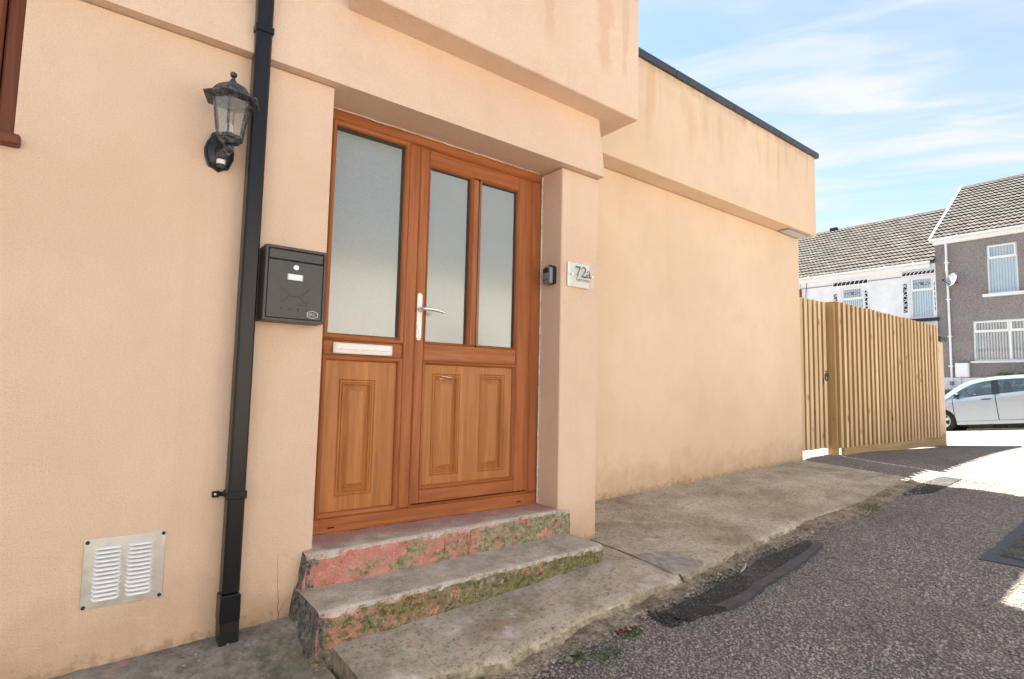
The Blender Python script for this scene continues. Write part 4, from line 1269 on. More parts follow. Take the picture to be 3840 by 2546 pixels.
# ------------------------------------------------------------------ house sign
def build_sign():
    T = thing('house_sign', (2.385, -0.01, 1.60), 'clear acrylic house number sign reading 72a Ysgol Street on the pillar', 'sign')
    MB().box(2.287, 2.470, -0.010, -0.006, 1.600, 1.748, 0.001).build('back_panel', 'acrylic_white', T)
    MB().box(2.303, 2.494, -0.026, -0.022, 1.600, 1.748, 0.001).build('front_panel', 'acrylic', T)
    for x in (2.309, 2.480):
        mb = MB(); mb.lathe([(0.006, 0.018), (0.006, -0.006), (0.0075, -0.006), (0.0075, -0.010), (0.005, -0.011)], (x, -0.022, 1.6745), 1, 14)
        mb.build('standoff', 'steel', T, smooth=35)
    yt = -0.0272
    mb = MB()
    def stroke(pts, ws):
        vs = []; fs = []
        P = [Vector((p[0], p[1])) for p in pts]
        for i, p in enumerate(P):
            t = (P[min(i+1, len(P)-1)]-P[max(i-1, 0)]).normalized()
            n = Vector((-t.y, t.x))*ws[i]/2
            for q in (p+n, p-n):
                vs.append((q.x, yt, q.y))
        for i in range(len(P)-1): fs.append((2*i, 2*i+1, 2*i+3, 2*i+2))
        mb.add(vs, fs)
    z0, h = 1.6625, 0.062
    # 7 with serifed bar
    x = 2.3385
    stroke([(x, z0+h-0.004), (x+0.038, z0+h-0.004)], [0.009, 0.009]); stroke([(x+0.001, z0+h), (x-0.003, z0+h-0.016)], [0.004, 0.002])
    stroke([(x+0.036, z0+h-0.005), (x+0.027, z0+h*0.62), (x+0.018, z0+h*0.3), (x+0.013, z0)], [0.006, 0.008, 0.009, 0.010])
    # 2
    x = 2.386
    stroke([(x+0.001, z0+h*0.72), (x+0.003, z0+h*0.86), (x+0.010, z0+h*0.97), (x+0.020, z0+h), (x+0.030, z0+h*0.94), (x+0.034, z0+h*0.80), (x+0.031, z0+h*0.62), (x+0.022, z0+h*0.42), (x+0.010, z0+h*0.22), (x, z0+0.004)], [0.003, 0.004, 0.006, 0.007, 0.009, 0.010, 0.009, 0.007, 0.005, 0.004])
    stroke([(x-0.001, z0+0.004), (x+0.037, z0+0.004)], [0.008, 0.009]); stroke([(x+0.036, z0+0.002), (x+0.041, z0+0.016)], [0.005, 0.002])
    # a
    x = 2.432; ha = 0.042
    stroke([(x+0.002, z0+ha*0.74), (x+0.005, z0+ha*0.92), (x+0.013, z0+ha), (x+0.021, z0+ha*0.93), (x+0.024, z0+ha*0.75), (x+0.024, z0+ha*0.2), (x+0.028, z0+0.001), (x+0.034, z0+0.004)], [0.007, 0.005, 0.005, 0.006, 0.008, 0.008, 0.006, 0.003])
    stroke([(x+0.024, z0+ha*0.60), (x+0.010, z0+ha*0.48), (x+0.001, z0+ha*0.32), (x+0.001, z0+ha*0.14), (x+0.008, z0+0.001), (x+0.016, z0+0.005), (x+0.024, z0+ha*0.24)], [0.004, 0.005, 0.008, 0.009, 0.006, 0.004, 0.003])
    mb.build('house_number', 'text_grey', T)
    text_mesh('Ysgol Street', 0.0255, lambda a, b, c: (2.338+a, yt-c*0.3, 1.6375+b), sx=0.93).build('street_name', 'text_grey', T)
build_sign()

# ------------------------------------------------------------------ wall vent
def build_vent():
    T = thing('wall_vent', (0.183, -0.004, 0.215), 'square silver metal louvred vent low on the peach wall', 'vent')
    MB().box(0.064, 0.302, -0.0045, -0.0015, 0.2145, 0.449, 0.0008).build('plate', 'alu', T)
    def slat(x0, x1):
        mb = MB(); h = 0.0125; d = 0.009
        n = 8; vs = []; fs = []
        ts = [0, 0.05, 0.12, 0.3, 0.5, 0.7, 0.88, 0.95, 1.0]
        ks = [0, 0.55, 0.92, 1, 1, 1, 0.92, 0.55, 0]
        for t, k in zip(ts, ks):
            x = x0+(x1-x0)*t
            vs += [(x, -0.0042, h), (x, -0.0046-d*0.45*k, h*0.75), (x, -0.0046-d*0.85*k, h*0.45), (x, -0.0046-d*k, h*(1-k)*0.5+0.0005)]
        for i in range(len(ts)-1):
            for j in range(3): fs.append((i*4+j, (i+1)*4+j, (i+1)*4+j+1, i*4+j+1))
        return mb.add(vs, fs)
    first = {}
    for c, (x0, x1) in enumerate(((0.0935, 0.1735), (0.188, 0.267))):
        for i in range(13):
            z = 0.2395+i*0.01425
            if i == 0 and False: continue
            key = c
            if key not in first:
                o = slat(x0, x1).build('louvre', 'alu_slat', T, smooth=50)
                first[key] = o
                o.location.z += z
            else:
                n = clone(first[key], T, (0, 0, z))
    for x, z in ((0.073, 0.438), (0.294, 0.4405), (0.074, 0.2235), (0.293, 0.2235)):
        MB().lathe([(0.0062, 0), (0.0062, -0.004), (0.0035, -0.006)], (x, -0.0045, z), 1, 12).build('screw', 'rust', T, smooth=40)
build_vent()

# ------------------------------------------------------------------ gate and fence
def build_fence():
    G = thing('timber_gate', (6.93, 0.66, 0.26), 'pale timber side gate of upright slats between the peach wall and fence', 'gate')
    F = thing('timber_fence', (9.05, 0.55, 0.23), 'long pale timber fence of upright slats with a kickboard facing the lane', 'fence')
    def slats(T, p0, p1, n, zb0, zb1, zt0, zt1, w, front=0.0):
        dx, dy = p1[0]-p0[0], p1[1]-p0[1]
        L = math.hypot(dx, dy); ux, uy = dx/L, dy/L; nx, ny = uy, -ux     # n points to the lane
        ang = math.atan2(dy, dx)
        pitch = L/n
        def board(u, w, y0, y1, z0, z1, name, mat):
            mb = MB()
            a, b = u-w/2, u+w/2
            P = lambda s, d, z: (p0[0]+ux*s+nx*d, p0[1]+uy*s+ny*d, z)
            c = 0.003
            vs = [P(a, y0, z0), P(a, y1-c, z0), P(a+c, y1, z0), P(b-c, y1, z0), P(b, y1-c, z0), P(b, y0, z0)]
            vs += [P(a, y0, z1), P(a, y1-c, z1), P(a+c, y1, z1), P(b-c, y1, z1), P(b, y1-c, z1), P(b, y0, z1)]
            fs = [(0, 1, 2, 3, 4, 5)[::-1], (6, 7, 8, 9, 10, 11)]+[(i, (i+1) % 6, (i+1) % 6+6, i+6) for i in range(6)]
            o = mb.add(vs, fs).build(name, mat, T)
            if name == 'slat':                       # side faces get a darker tone, painting in the shade between slats
                o.data.materials.append(M['pine_back_shade'])
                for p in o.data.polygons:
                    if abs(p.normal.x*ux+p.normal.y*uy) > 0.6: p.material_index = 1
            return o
        for i in range(n):
            u = (i+0.5)*pitch; t = u/L
            zb = zb0+(zb1-zb0)*t+random.uniform(-0.003, 0.003); zt = zt0+(zt1-zt0)*t+random.uniform(-0.006, 0.006)
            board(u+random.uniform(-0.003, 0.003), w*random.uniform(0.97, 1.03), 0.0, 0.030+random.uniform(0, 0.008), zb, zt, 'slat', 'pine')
            board(u+pitch/2 if i < n-1 else u+pitch/2-0.02, pitch*0.72, -0.020, -0.001, zb+0.004, zt-0.012, 'backing_board', 'pine_back_shade')
        for z in (0.35, 1.1, 1.75):
            pass
        return pitch
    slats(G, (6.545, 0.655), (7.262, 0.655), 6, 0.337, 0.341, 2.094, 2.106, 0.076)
    for z in (0.55, 1.2, 1.85):
        MB().box(6.55, 7.25, 0.676, 0.72, z, z+0.09, 0.003).build('gate_rail', 'pine_post', G)
    MB().box(6.50, 6.572, 0.662, 0.735, 0.25, 2.09, 0.003).build('sun_gap_post', 'pine_post', G)  # added post, blocks sun leaking between wall and gate
    # ring latch
    mb = MB(); mb.lathe([(0.026, 0), (0.026, -0.008), (0.012, -0.014)], (7.215, 0.630, 1.215), 1, 14); mb.box(7.19, 7.245, 0.62, 0.632, 1.25, 1.275, 0.004)
    pts = [(7.215+0.036*math.sin(a), 0.612, 1.195-0.045*math.cos(a)) for a in np.linspace(0, 2*math.pi, 15)]
    mb.tube(pts, 0.006, 6)
    mb.build('ring_latch', 'black_rubber', G, smooth=50)
    # fence: corner post, slats, kickboard, rails
    MB().box(7.292, 7.392, 0.545, 0.668, 0.335, 2.118, 0.004).build('corner_post', 'pine_post', F)
    MB().box(7.297, 7.385, 0.560, 0.655, 0.16, 0.334, 0.004).build('post_foot', 'pine_post', F)
    p0, p1 = (7.30, 0.542), (10.80, 0.452)
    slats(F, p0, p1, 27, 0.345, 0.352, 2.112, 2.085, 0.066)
    ux, uy = (p1[0]-p0[0])/3.501, (p1[1]-p0[1])/3.501
    P = lambda s, d, z: (p0[0]+ux*s+uy*d, p0[1]+uy*s-ux*d, z)
    s0, s1 = 0.09, 3.52
    mb = MB(); mb.add([P(s0, 0.0, 0.232), P(s1, 0.0, 0.238), P(s1, 0.034, 0.238), P(s0, 0.034, 0.232), P(s0, 0.0, 0.342), P(s1, 0.0, 0.349), P(s1, 0.034, 0.349), P(s0, 0.034, 0.342)],
                      [(0, 1, 2, 3), (4, 7, 6, 5), (0, 4, 5, 1), (2, 6, 7, 3), (0, 3, 7, 4), (1, 5, 6, 2)])
    mb.build('kickboard', 'pine_kick', F)
    for z in (0.5, 1.2, 1.85):
        mb = MB(); mb.add([P(0.1, -0.065, z), P(s1, -0.065, z), P(s1, -0.022, z), P(0.1, -0.022, z), P(0.1, -0.065, z+0.09), P(s1, -0.065, z+0.09), P(s1, -0.022, z+0.09), P(0.1, -0.022, z+0.09)],
                          [(0, 1, 2, 3), (4, 7, 6, 5), (0, 4, 5, 1), (2, 6, 7, 3), (0, 3, 7, 4), (1, 5, 6, 2)])
        mb.build('fence_rail', 'pine_post', F)
    Wl = thing('boundary_wall', (10.98, 2.5, 0.1), 'low peach rendered street wall with dark coping at the far end of the fence', 'wall')
    MB().box(10.84, 11.06, 0.44, 5.5, -0.6, 1.86, 0.006).build('wall', 'render_wing', Wl)
    MB().box(10.80, 11.10, 0.40, 5.5, 1.862, 1.93, 0.008).build('coping', 'coping', Wl)
build_fence()

# ------------------------------------------------------------------ houses across the street
def terrace_z(y): return 1.275+0.085*(3.66-y)
def build_terrace():
    vs = []; fs = []
    ys = np.linspace(-14, 12, 27)
    for y in ys:
        z = terrace_z(min(y, 9))
        vs += [(22.2, y, z-1.6), (22.2, y, z-0.10), (40, y, z-0.10+0.1)]
    for i in range(len(ys)-1):
        for j in range(2): fs.append((i*3+j, (i+1)*3+j, (i+1)*3+j+1, i*3+j+1))
    MB().add(vs, fs).build('raised_pavement', 'street_walk', kind='structure')
    T = thing('retaining_wall', (22.1, 0, 0), 'dark stone retaining wall below the houses behind the silver car', 'wall')
    vs = []; fs = []
    for y in ys:
        z = terrace_z(min(y, 9))
        vs += [(22.0, y, z-1.7), (22.0, y, z-0.13), (22.199, y, z-0.13)]
    for i in range(len(ys)-1):
        for j in range(2): fs.append((i*3+j, (i+1)*3+j, (i+1)*3+j+1, i*3+j+1))
    MB().add(vs, fs).build('wall', 'stone_dark', T)
build_terrace()

RX0, RX1 = 23.80, 28.0
def tile_mesh():
    """one double-roll tile, local x across (0..0.30), y up the slope (0..0.36)"""
    mb = MB(); vs = []; fs = []
    n = 10
    prof = []
    for k in range(n+1):
        t = k/n; x = 0.30*t
        s = (t*2) % 1.0
        prof.append((x, 0.030*max(0, math.sin(math.pi*min(1, s/0.62)))**0.8 if s < 0.62 else 0.0))
    for (yy, lift) in ((0.0, 0.058), (0.355, 0.004)):
        vs += [(x, yy, z+lift) for x, z in prof]
    vs += [(x, 0.030, z*0.6+0.004) for x, z in prof]
    m = n+1
    for k in range(n):
        fs.append((k, k+1, m+k+1, m+k)); fs.append((2*m+k, 2*m+k+1, k+1, k))
    vs += [(0, 0.355, -0.01)]
    return vs, fs[:]
def tile_roof(roof, L, yl, yr, zl, ze, zr, limit):
    """tiles from eave to ridge; columns run from yl (left in view, larger y) to yr. first `limit` singly, nearest to the camera first"""
    vs, fs = tile_mesh(); vs = vs[:-1]
    me = bpy.data.meshes.new('roof_tile'); me.from_pydata(vs, [], fs); me.materials.append(M['tile'])
    me.polygons.foreach_set('use_smooth', [True]*len(me.polygons)); me.set_sharp_from_angle(angle=R(40))
    sl = Vector((RX1-RX0, 0, zr-ze)); Ls = sl.length; sl.normalize()
    up = Vector((-sl.z, 0, sl.x))
    ac = Vector((0, -1, 0))
    rows = int(round(Ls/0.30)); g = Ls/rows
    cols = int(round((yl-yr)/0.30)); w = (yl-yr)/cols
    rotm = Matrix((ac, sl, up)).transposed().to_4x4()
    spots = []
    for c in range(cols):
        for r in range(rows):
            p = Vector((RX0, yl-c*w, ze))+sl*(r*g)+up*0.01
            spots.append((p, c, r))
    vis = [q for q in spots]
    vis.sort(key=lambda q: (0 if 1.0 < q[0].y < 9.3 else 1, q[0].y))
    rest = []
    sc = Matrix.Diagonal((w/0.30, (g+0.05)/0.355, 1, 1))
    for i, (p, c, r) in enumerate(vis):
        jit = Matrix.Translation(Vector((0, 0, random.uniform(-0.003, 0.004))))
        m = Matrix.Translation(p-L) @ rotm @ jit @ sc
        if i < limit and p.y > 0.3:
            o = bpy.data.objects.new('roof_tile', me); COL.objects.link(o); o.parent = roof; o.matrix_local = m
        else: rest.append(m)
    if rest:
        mb = MB()
        for m in rest: mb.add([tuple((m @ Vector(v))+L) for v in vs], fs)
        mb.build('roof_tiles', 'tile', roof, smooth=40, fix=False, kind='stuff')
    # ridge tiles
    n = int((yl-yr)/0.45)
    for i in range(n):
        a = yl-i*0.45
        if a-0.45 < -0.5: break
        v2 = []; f2 = []
        for k in range(7):
            th = math.pi*k/6
            for yy, rr in ((a, 0.125), (a-0.452, 0.118)):
                v2.append((RX1-rr*math.cos(th), yy, zr-0.035+rr*0.95*math.sin(th)))
        for k in range(6): f2.append((2*k, 2*k+1, 2*k+3, 2*k+2))
        MB().add(v2, f2).build('ridge_tile', 'tile', roof, smooth=60)
def roof_deck(name, T, yl, yr, ze, zr):
    mb = MB()
    xm = 2*RX1-RX0
    mb.prism([(RX0, ze-0.03), (RX1, zr-0.03), (xm, ze-0.03)], 1, yr, yl)
    return mb.build(name, 'stone_dark', T)

def win_unit(T, name, y1, y0, z0, z1, zsplit, splits=(), frame='white_pvc', nb=None, x=24.0, blind_open=0.08, rose=False):
    """window facing -X: y1 is the left edge seen from the lane"""
    xf = x-0.002
    mb = MB(); f = 0.05
    mb.box(xf-0.01, xf+0.08, y0, y0+f, z0, z1, 0.004); mb.box(xf-0.01, xf+0.08, y1-f, y1, z0, z1, 0.004)
    mb.box(xf-0.0095, xf+0.08, y0+f, y1-f, z0, z0+f, 0.004); mb.box(xf-0.0095, xf+0.08, y0+f, y1-f, z1-f, z1, 0.004)
    mb.box(xf-0.0097, xf+0.08, y0+f, y1-f, zsplit-0.025, zsplit+0.025, 0.004)
    w = mb.build(name, frame, T)
    edges = [y0+f]+list(splits)+[y1-f]
    for s in splits:
        MB().box(xf-0.0098, xf+0.08, s-0.03, s+0.03, z0+f, z1-f, 0.004).build('mullion', frame, w)
    for a, b in zip(edges, edges[1:]):
        ya, yb = a+(0.03 if a in splits else 0), b-(0.03 if b in splits else 0)
        # opening fanlight sash
        m = MB(); q = 0.05
        m.box(xf-0.035, xf-0.0105, ya-0.015, yb+0.015, zsplit+0.005, zsplit+0.005+q, 0.005); m.box(xf-0.035, xf-0.0105, ya-0.015, yb+0.015, z1-f-q+0.02, z1-f+0.02, 0.005)
        m.box(xf-0.0345, xf-0.0105, ya-0.015, ya-0.015+q, zsplit+0.005+q, z1-f-q+0.02, 0.004); m.box(xf-0.0345, xf-0.0105, yb+0.015-q, yb+0.015, zsplit+0.005+q, z1-f-q+0.02, 0.004)
        m.build('sash', frame, w)
        MB().box(xf-0.022, xf-0.016, ya+0.03, yb-0.03, zsplit+0.05, z1-f-0.025).build('pane', 'win_glass', w)
        MB().box(xf+0.030, xf+0.036, ya, yb, z0+f, zsplit-0.025).build('pane', 'win_glass', w)
        if rose:
            yc, zc = (ya+yb)/2, (zsplit+0.05+z1-f-0.025)/2
            m = MB(); m.lathe([(0.055, 0), (0.045, -0.006), (0.02, -0.010)], (xf-0.0225, yc, zc), 0, 10)
            for s in (-1, 1): m.lathe([(0.026, 0), (0.02, -0.006)], (xf-0.0225, yc+s*0.235, zc+0.01*s), 0, 8)
            m.build('rose_motif', 'petal', w)
            m = MB()
            for (dy, dz) in ((0.06, 0.05), (-0.06, -0.05), (-0.05, 0.05), (0.16, 0.03), (0.13, -0.04), (-0.16, 0.04), (-0.14, -0.04)):
                m.lathe([(0.024, 0), (0.018, -0.005)], (xf-0.0225, yc+dy, zc+dz), 0, 6)
            m.build('leaf_motif', 'green_glass', w)
    # vertical blind behind
    m = MB(); y = y0+f
    sw = 0.075
    while y < y1-f:
        m.add([(xf+0.075, y, z0+f), (xf+0.075+0.02, y+sw*(1-blind_open), z0+f), (xf+0.095, y+sw*(1-blind_open), z1-f), (xf+0.075, y, z1-f)], [(0, 1, 2, 3)])
        y += sw
    m.build('blind_slats', 'blind', w, fix=False, kind='stuff')
    MB().box(xf+0.16, xf+0.17, y0+f*0.5, y1-f*0.5, z0, z1).build('dark_room', 'dark_room', w)
    return w
def wall_with_holes(mb, y0, y1, z0, z1, holes, x=24.0, t=0.28):
    ys = sorted({y0, y1, *[h[0] for h in holes], *[h[1] for h in holes]})
    zs = sorted({z0, z1, *[h[2] for h in holes], *[h[3] for h in holes]})
    for a, b in zip(ys, ys[1:]):
        for c, d in zip(zs, zs[1:]):
            if any(h[0] <= a and b <= h[1] and h[2] <= c and d <= h[3] for h in holes): continue
            mb.add([(x, a, c), (x, b, c), (x, b, d), (x, a, d)], [(0, 1, 2, 3)])
    for h in holes:
        a, b, c, d = h
        mb.add([(x, a, c), (x+t, a, c), (x+t, a, d), (x, a, d)], [(0, 1, 2, 3)])
        mb.add([(x, b, c), (x+t, b, c), (x+t, b, d), (x, b, d)], [(0, 1, 2, 3)])
        mb.add([(x, a, c), (x, b, c), (x+t, b, c), (x+t, a, c)], [(0, 1, 2, 3)])
        mb.add([(x, a, d), (x, b, d), (x+t, b, d), (x+t, a, d)], [(0, 1, 2, 3)])

def build_grey_house():
    T = thing('grey_house', (24.0, 1.0, 1.3), 'grey pebbledashed terraced house with white windows standing above the silver car', 'house')
    L = ORIGIN[T.name]
    yl, yr = 3.92, -4.0
    up = (1.705, 2.495, 4.395, 6.055); lo = (0.10, 2.945, 2.18, 3.515)
    mb = MB(); wall_with_holes(mb, yr, yl, 1.62, 6.55, [up, lo])
    mb.add([(24, yl, 1.0), (32, yl, 1.0), (32, yl, 6.5), (28, yl, 9.38), (24, yl, 6.5)], [(0, 1, 2, 3, 4)])
    mb.add([(24, yr, 1.0), (32, yr, 1.0), (32, yr, 6.5), (28, yr, 9.38), (24, yr, 6.5)], [(0, 1, 2, 3, 4)])
    mb.add([(32, yl, 1.0), (32, yr, 1.0), (32, yr, 6.5), (32, yl, 6.5)], [(0, 1, 2, 3)])
    mb.build('wall', 'pebbledash', T, fix=False)
    MB().box(23.965, 24.2, yr, yl-0.012, 0.6, 1.625, 0.006).build('plinth', 'white_paint', T)
    rf = roof_deck('roof', T, yl+0.02, yr, 6.50, 9.38)
    tile_roof(rf, L, yl+0.04, yr, 6.5, 6.50, 9.38, 280)
    MB().prism([(RX0-0.02, 6.42), (RX0-0.02, 6.56), (RX1, 9.50), (RX1, 9.36)], 1, yl+0.03, yl+0.10).build('verge_board', 'white_pvc', rf)
    MB().box(23.86, 23.985, yr, yl+0.02, 6.30, 6.47, 0.004).build('fascia', 'white_pvc', T)
    mb = MB()
    prof = [(0.06*math.cos(a), 0.06*math.sin(a)) for a in np.linspace(math.pi, 2*math.pi, 9)]
    prof = prof+[(0.064, 0.01), (-0.064, 0.01)]
    mb.prism([(23.785+a, 6.50+b) for a, b in [(p[0], p[1]) for p in prof]], 1, yr, yl+0.10)
    g = mb.build('gutter', 'white_pvc', T, smooth=40)
    for y in (3.2, 2.3, 1.4, 0.5):
        mb = MB(); mb.box(23.712, 23.858, y-0.03, y+0.03, 6.43, 6.52, 0.01); mb.build('gutter_bracket', 'white_pvc', g)
    dp = MB().tube([(23.90, 3.57, 6.44), (23.90, 3.57, 6.2), (23.93, 3.565, 4), (23.93, 3.56, 1.42)], 0.036, 10).build('downpipe', 'white_pvc', T, smooth=60)
    for z in (5.6, 4.3, 3.0, 2.0):
        MB().box(23.885, 23.995, 3.50, 3.63, z, z+0.04, 0.004).build('pipe_clip', 'white_pvc', dp)
    MB().box(23.88, 23.98, 3.51, 3.61, 1.36, 1.50, 0.01).build('pipe_boot', 'silver_plastic', dp)
    win_unit(T, 'window', up[1], up[0], up[2], up[3], 5.60, x=24.06)
    MB().box(23.86, 24.06, 1.50, 2.62, 4.29, 4.392, 0.008).build('window_sill', 'white_paint', T)
    win_unit(T, 'window', lo[1], lo[0], lo[2], lo[3], 3.14, (1.05, 1.995), x=24.06, blind_open=0.42)
    MB().box(23.90, 24.06, 0.0, 3.02, 2.12, 2.178, 0.008).build('window_sill', 'white_paint', T)
    m = thing('gas_meter_box', (23.9, 3.24, 1.63), 'small white meter box on the grey pebbledash wall beside the white downpipe', 'meter box')
    c = MB().box(23.80, 23.998, 3.06, 3.43, 1.64, 2.12, 0.012).build('case', 'white_pvc', m)
    MB().box(23.79, 23.799, 3.09, 3.40, 1.67, 2.09, 0.004).build('door', 'white_pvc', m)
    MB().tube([(23.92, 3.33, 1.639), (23.92, 3.33, 1.30)], 0.028, 8).build('pipe', 'white_pvc', m, smooth=60)
    d = thing('satellite_dish', (23.8, 3.45, 4.7), 'grey satellite dish on an arm beside the white downpipe of the grey house', 'satellite dish')
    vs = []; fs = []
    ax = Vector((-0.75, 0.62, 0.25)).normalized(); u = ax.orthogonal().normalized(); w = ax.cross(u)
    cpt = Vector((23.68, 3.36, 4.95))
    for i in range(5):
        r = 0.24*i/4
        for k in range(20):
            a = 2*math.pi*k/20
            vs.append(cpt+(u*math.cos(a)+w*math.sin(a))*max(r, 0.002)+ax*(0.9*r*r))
    for i in range(4):
        for k in range(20): fs.append((i*20+k, i*20+(k+1) % 20, (i+1)*20+(k+1) % 20, (i+1)*20+k))
    MB().add(vs, fs).build('reflector', 'dish', d, smooth=60)
    MB().tube([(23.99, 3.30, 4.88), (23.85, 3.32, 4.88), tuple(cpt-ax*0.01)], 0.018, 6).build('mast', 'black_rubber', d)
    mb = MB(); mb.tube([tuple(cpt-Vector((0, 0, 0.22))), tuple(cpt+ax*0.32-Vector((0, 0, 0.12)))], 0.012, 6); mb.lathe([(0.03, -0.03), (0.03, 0.03)], tuple(cpt+ax*0.34-Vector((0, 0, 0.10))), 2, 8)
    mb.build('receiver_arm', 'black_rubber', d)
build_grey_house()

def scallops(T, y1, y0, z0, z1, horiz):
    """black panel with white interlaced arcs"""
    x = 23.975
    p = MB().box(x, 23.998, y0, y1, z0, z1).build('surround_panel', 'black_gloss', T)
    mb = MB()
    def arc(c, r, a0, a1):
        pts = []
        for k in range(9):
            a = a0+(a1-a0)*k/8
            y, z = c[0]+r*math.cos(a), c[1]+r*math.sin(a)
            if y0-1e-6 <= y <= y1+1e-6 and z0-1e-6 <= z <= z1+1e-6: pts.append((x-0.004, y, z))
        if len(pts) > 1: mb.tube(pts, 0.011, 5)
    if horiz:
        h = z1-z0; n = 8; s = (y1-y0)/n
        for i in range(n+1):
            arc((y0+i*s, z0), s*1.05, 0, math.pi*0.6)
    else:
        w = y1-y0; n = max(4, int((z1-z0)/0.17)); s = (z1-z0)/n
        for i in range(n+1):
            c = (y0, z0+i*s) if i % 2 else (y1, z0+i*s)
            arc(c, w*1.0, (0 if i % 2 else math.pi*0.5), (math.pi*0.5 if i % 2 else math.pi))
            arc((y0 if i % 2 == 0 else y1, z0+i*s), w*0.9, (-math.pi/2 if i % 2 == 0 else math.pi), (0.2 if i % 2 == 0 else math.pi*1.5))
    mb.build('scroll_trim', 'white_pvc', p, fix=False)
    # white border
    m = MB(); b = 0.03
    m.box(23.960, 23.9985, y0-b, y1+b, z1+0.001, z1+b); m.box(23.960, 23.9985, y0-b, y1+b, z0-b, z0-0.001)
    m.box(23.961, 23.9985, y0-b, y0-0.001, z0, z1); m.box(23.961, 23.9985, y1+0.001, y1+b, z0, z1)
    m.build('panel_border', 'white_pvc', p)

def build_white_house():
    T = thing('white_house', (24.0, 6.5, 1.2), 'white painted terraced house with black scalloped window surrounds beyond the timber fence', 'house')
    L = ORIGIN[T.name]
    yl, yr = 8.63, 3.922
    w1 = (6.245, 7.075, 3.70, 5.15); w2 = (3.99, 4.715, 3.73, 5.245)
    mb = MB(); wall_with_holes(mb, yr, yl, 0.9, 5.70, [w1, w2])
    mb.add([(24.05, yl, 0.9), (32, yl, 0.9), (32, yl, 5.7), (28, yl, 8.6), (24.05, yl, 5.7)], [(0, 1, 2, 3, 4)])
    mb.add([(32, yl, 0.9), (32, yr, 0.9), (32, yr, 5.7), (32, yl, 5.7)], [(0, 1, 2, 3)])
    mb.build('wall', 'white_paint', T, fix=False)
    rf = roof_deck('roof', T, 10.6, yr, 5.72, 8.62)
    tile_roof(rf, L, 10.6, yr-0.0, 0, 5.72, 8.62, 300)
    MB().box(27.86, 28.14, 8.72, 9.03, 8.60, 8.78, 0.02).build('ridge_vent', 'black_rubber', rf)
    MB().box(23.87, 23.99, yr+0.14, 10.6, 5.52, 5.69, 0.004).build('fascia', 'white_pvc', T)
    mb = MB()
    prof = [(0.06*math.cos(a), 0.06*math.sin(a)) for a in np.linspace(math.pi, 2*math.pi, 9)]+[(0.064, 0.01), (-0.064, 0.01)]
    mb.prism([(23.79+a, 5.735+b) for a, b in prof], 1, yr+0.10, 10.6)
    g = mb.build('gutter', 'white_pvc', T, smooth=40)
    for y in (8.2, 7.2, 6.3, 5.4, 4.5):
        MB().box(23.715, 23.86, y-0.03, y+0.03, 5.665, 5.75, 0.01).build('gutter_bracket', 'white_pvc', g)
    MB().box(23.975, 23.999, yr+0.01, yl, 5.30, 5.325).build('wall_string', 'silver_plastic', T)
    for w in (w1, w2):
        win_unit(T, 'window', w[1], w[0], w[2], w[3], w[2]+(w[3]-w[2])*0.68, x=24.05, rose=True)
    MB().box(23.90, 24.05, 3.86, 4.78, 3.60, 3.72, 0.006).build('window_sill', 'black_gloss', T)
    MB().box(23.90, 24.05, 6.1, 7.2, 3.57, 3.69, 0.006).build('window_sill', 'black_gloss', T)
    scallops(T, 7.34, 6.10, 5.25, 5.385, True); scallops(T, 4.945, 3.95, 5.33, 5.475, True)
    scallops(T, 6.205, 6.10, 3.75, 4.94, False); scallops(T, 7.335, 7.19, 3.75, 4.94, False)
    scallops(T, 4.93, 4.79, 3.97, 5.04, False)
    scallops(T, 3.972, 3.945, 3.95, 5.02, False)
    cp = MB().box(23.55, 23.999, 3.90, 5.30, 3.14, 3.33, 0.02).build('door_canopy', 'silver_plastic', T)
    MB().box(23.62, 23.999, 3.93, 5.2, 3.02, 3.138, 0.006).build('canopy_trim', 'white_pvc', cp)
    scallops(T, 4.20, 3.96, 1.52, 2.75, False)
    mb = MB()
    for y in (3.95, 4.05, 4.15, 4.25): mb.tube([(23.9, y, 2.78), (23.9, y, 3.02)], 0.012, 5)
    mb.tube([(23.9, 3.94, 2.98), (23.9, 4.3, 2.98)], 0.012, 5); mb.tube([(23.9, 3.94, 2.79), (23.9, 4.3, 2.79)], 0.012, 5)
    mb.build('iron_bracket', 'black_gloss', T)
    MB().tube([(23.97, 8.37, 5.66), (23.96, 8.42, 5.0), (23.97, 8.45, 4.2)], 0.012, 5).build('cable', 'black_rubber', T)
    N = thing('neighbour_house', (24.0, 9.6, 1.0), 'sliver of a terraced house with a dark red painted edge left of the white house', 'house')
    MB().box(24.02, 31.9, 8.66, 10.6, 0.8, 5.70).build('wall', 'white_paint', N)
    MB().box(23.97, 24.0195, 8.60, 8.76, 0.8, 5.30, 0.004).build('painted_quoin', 'red_brick', N)
build_white_house()

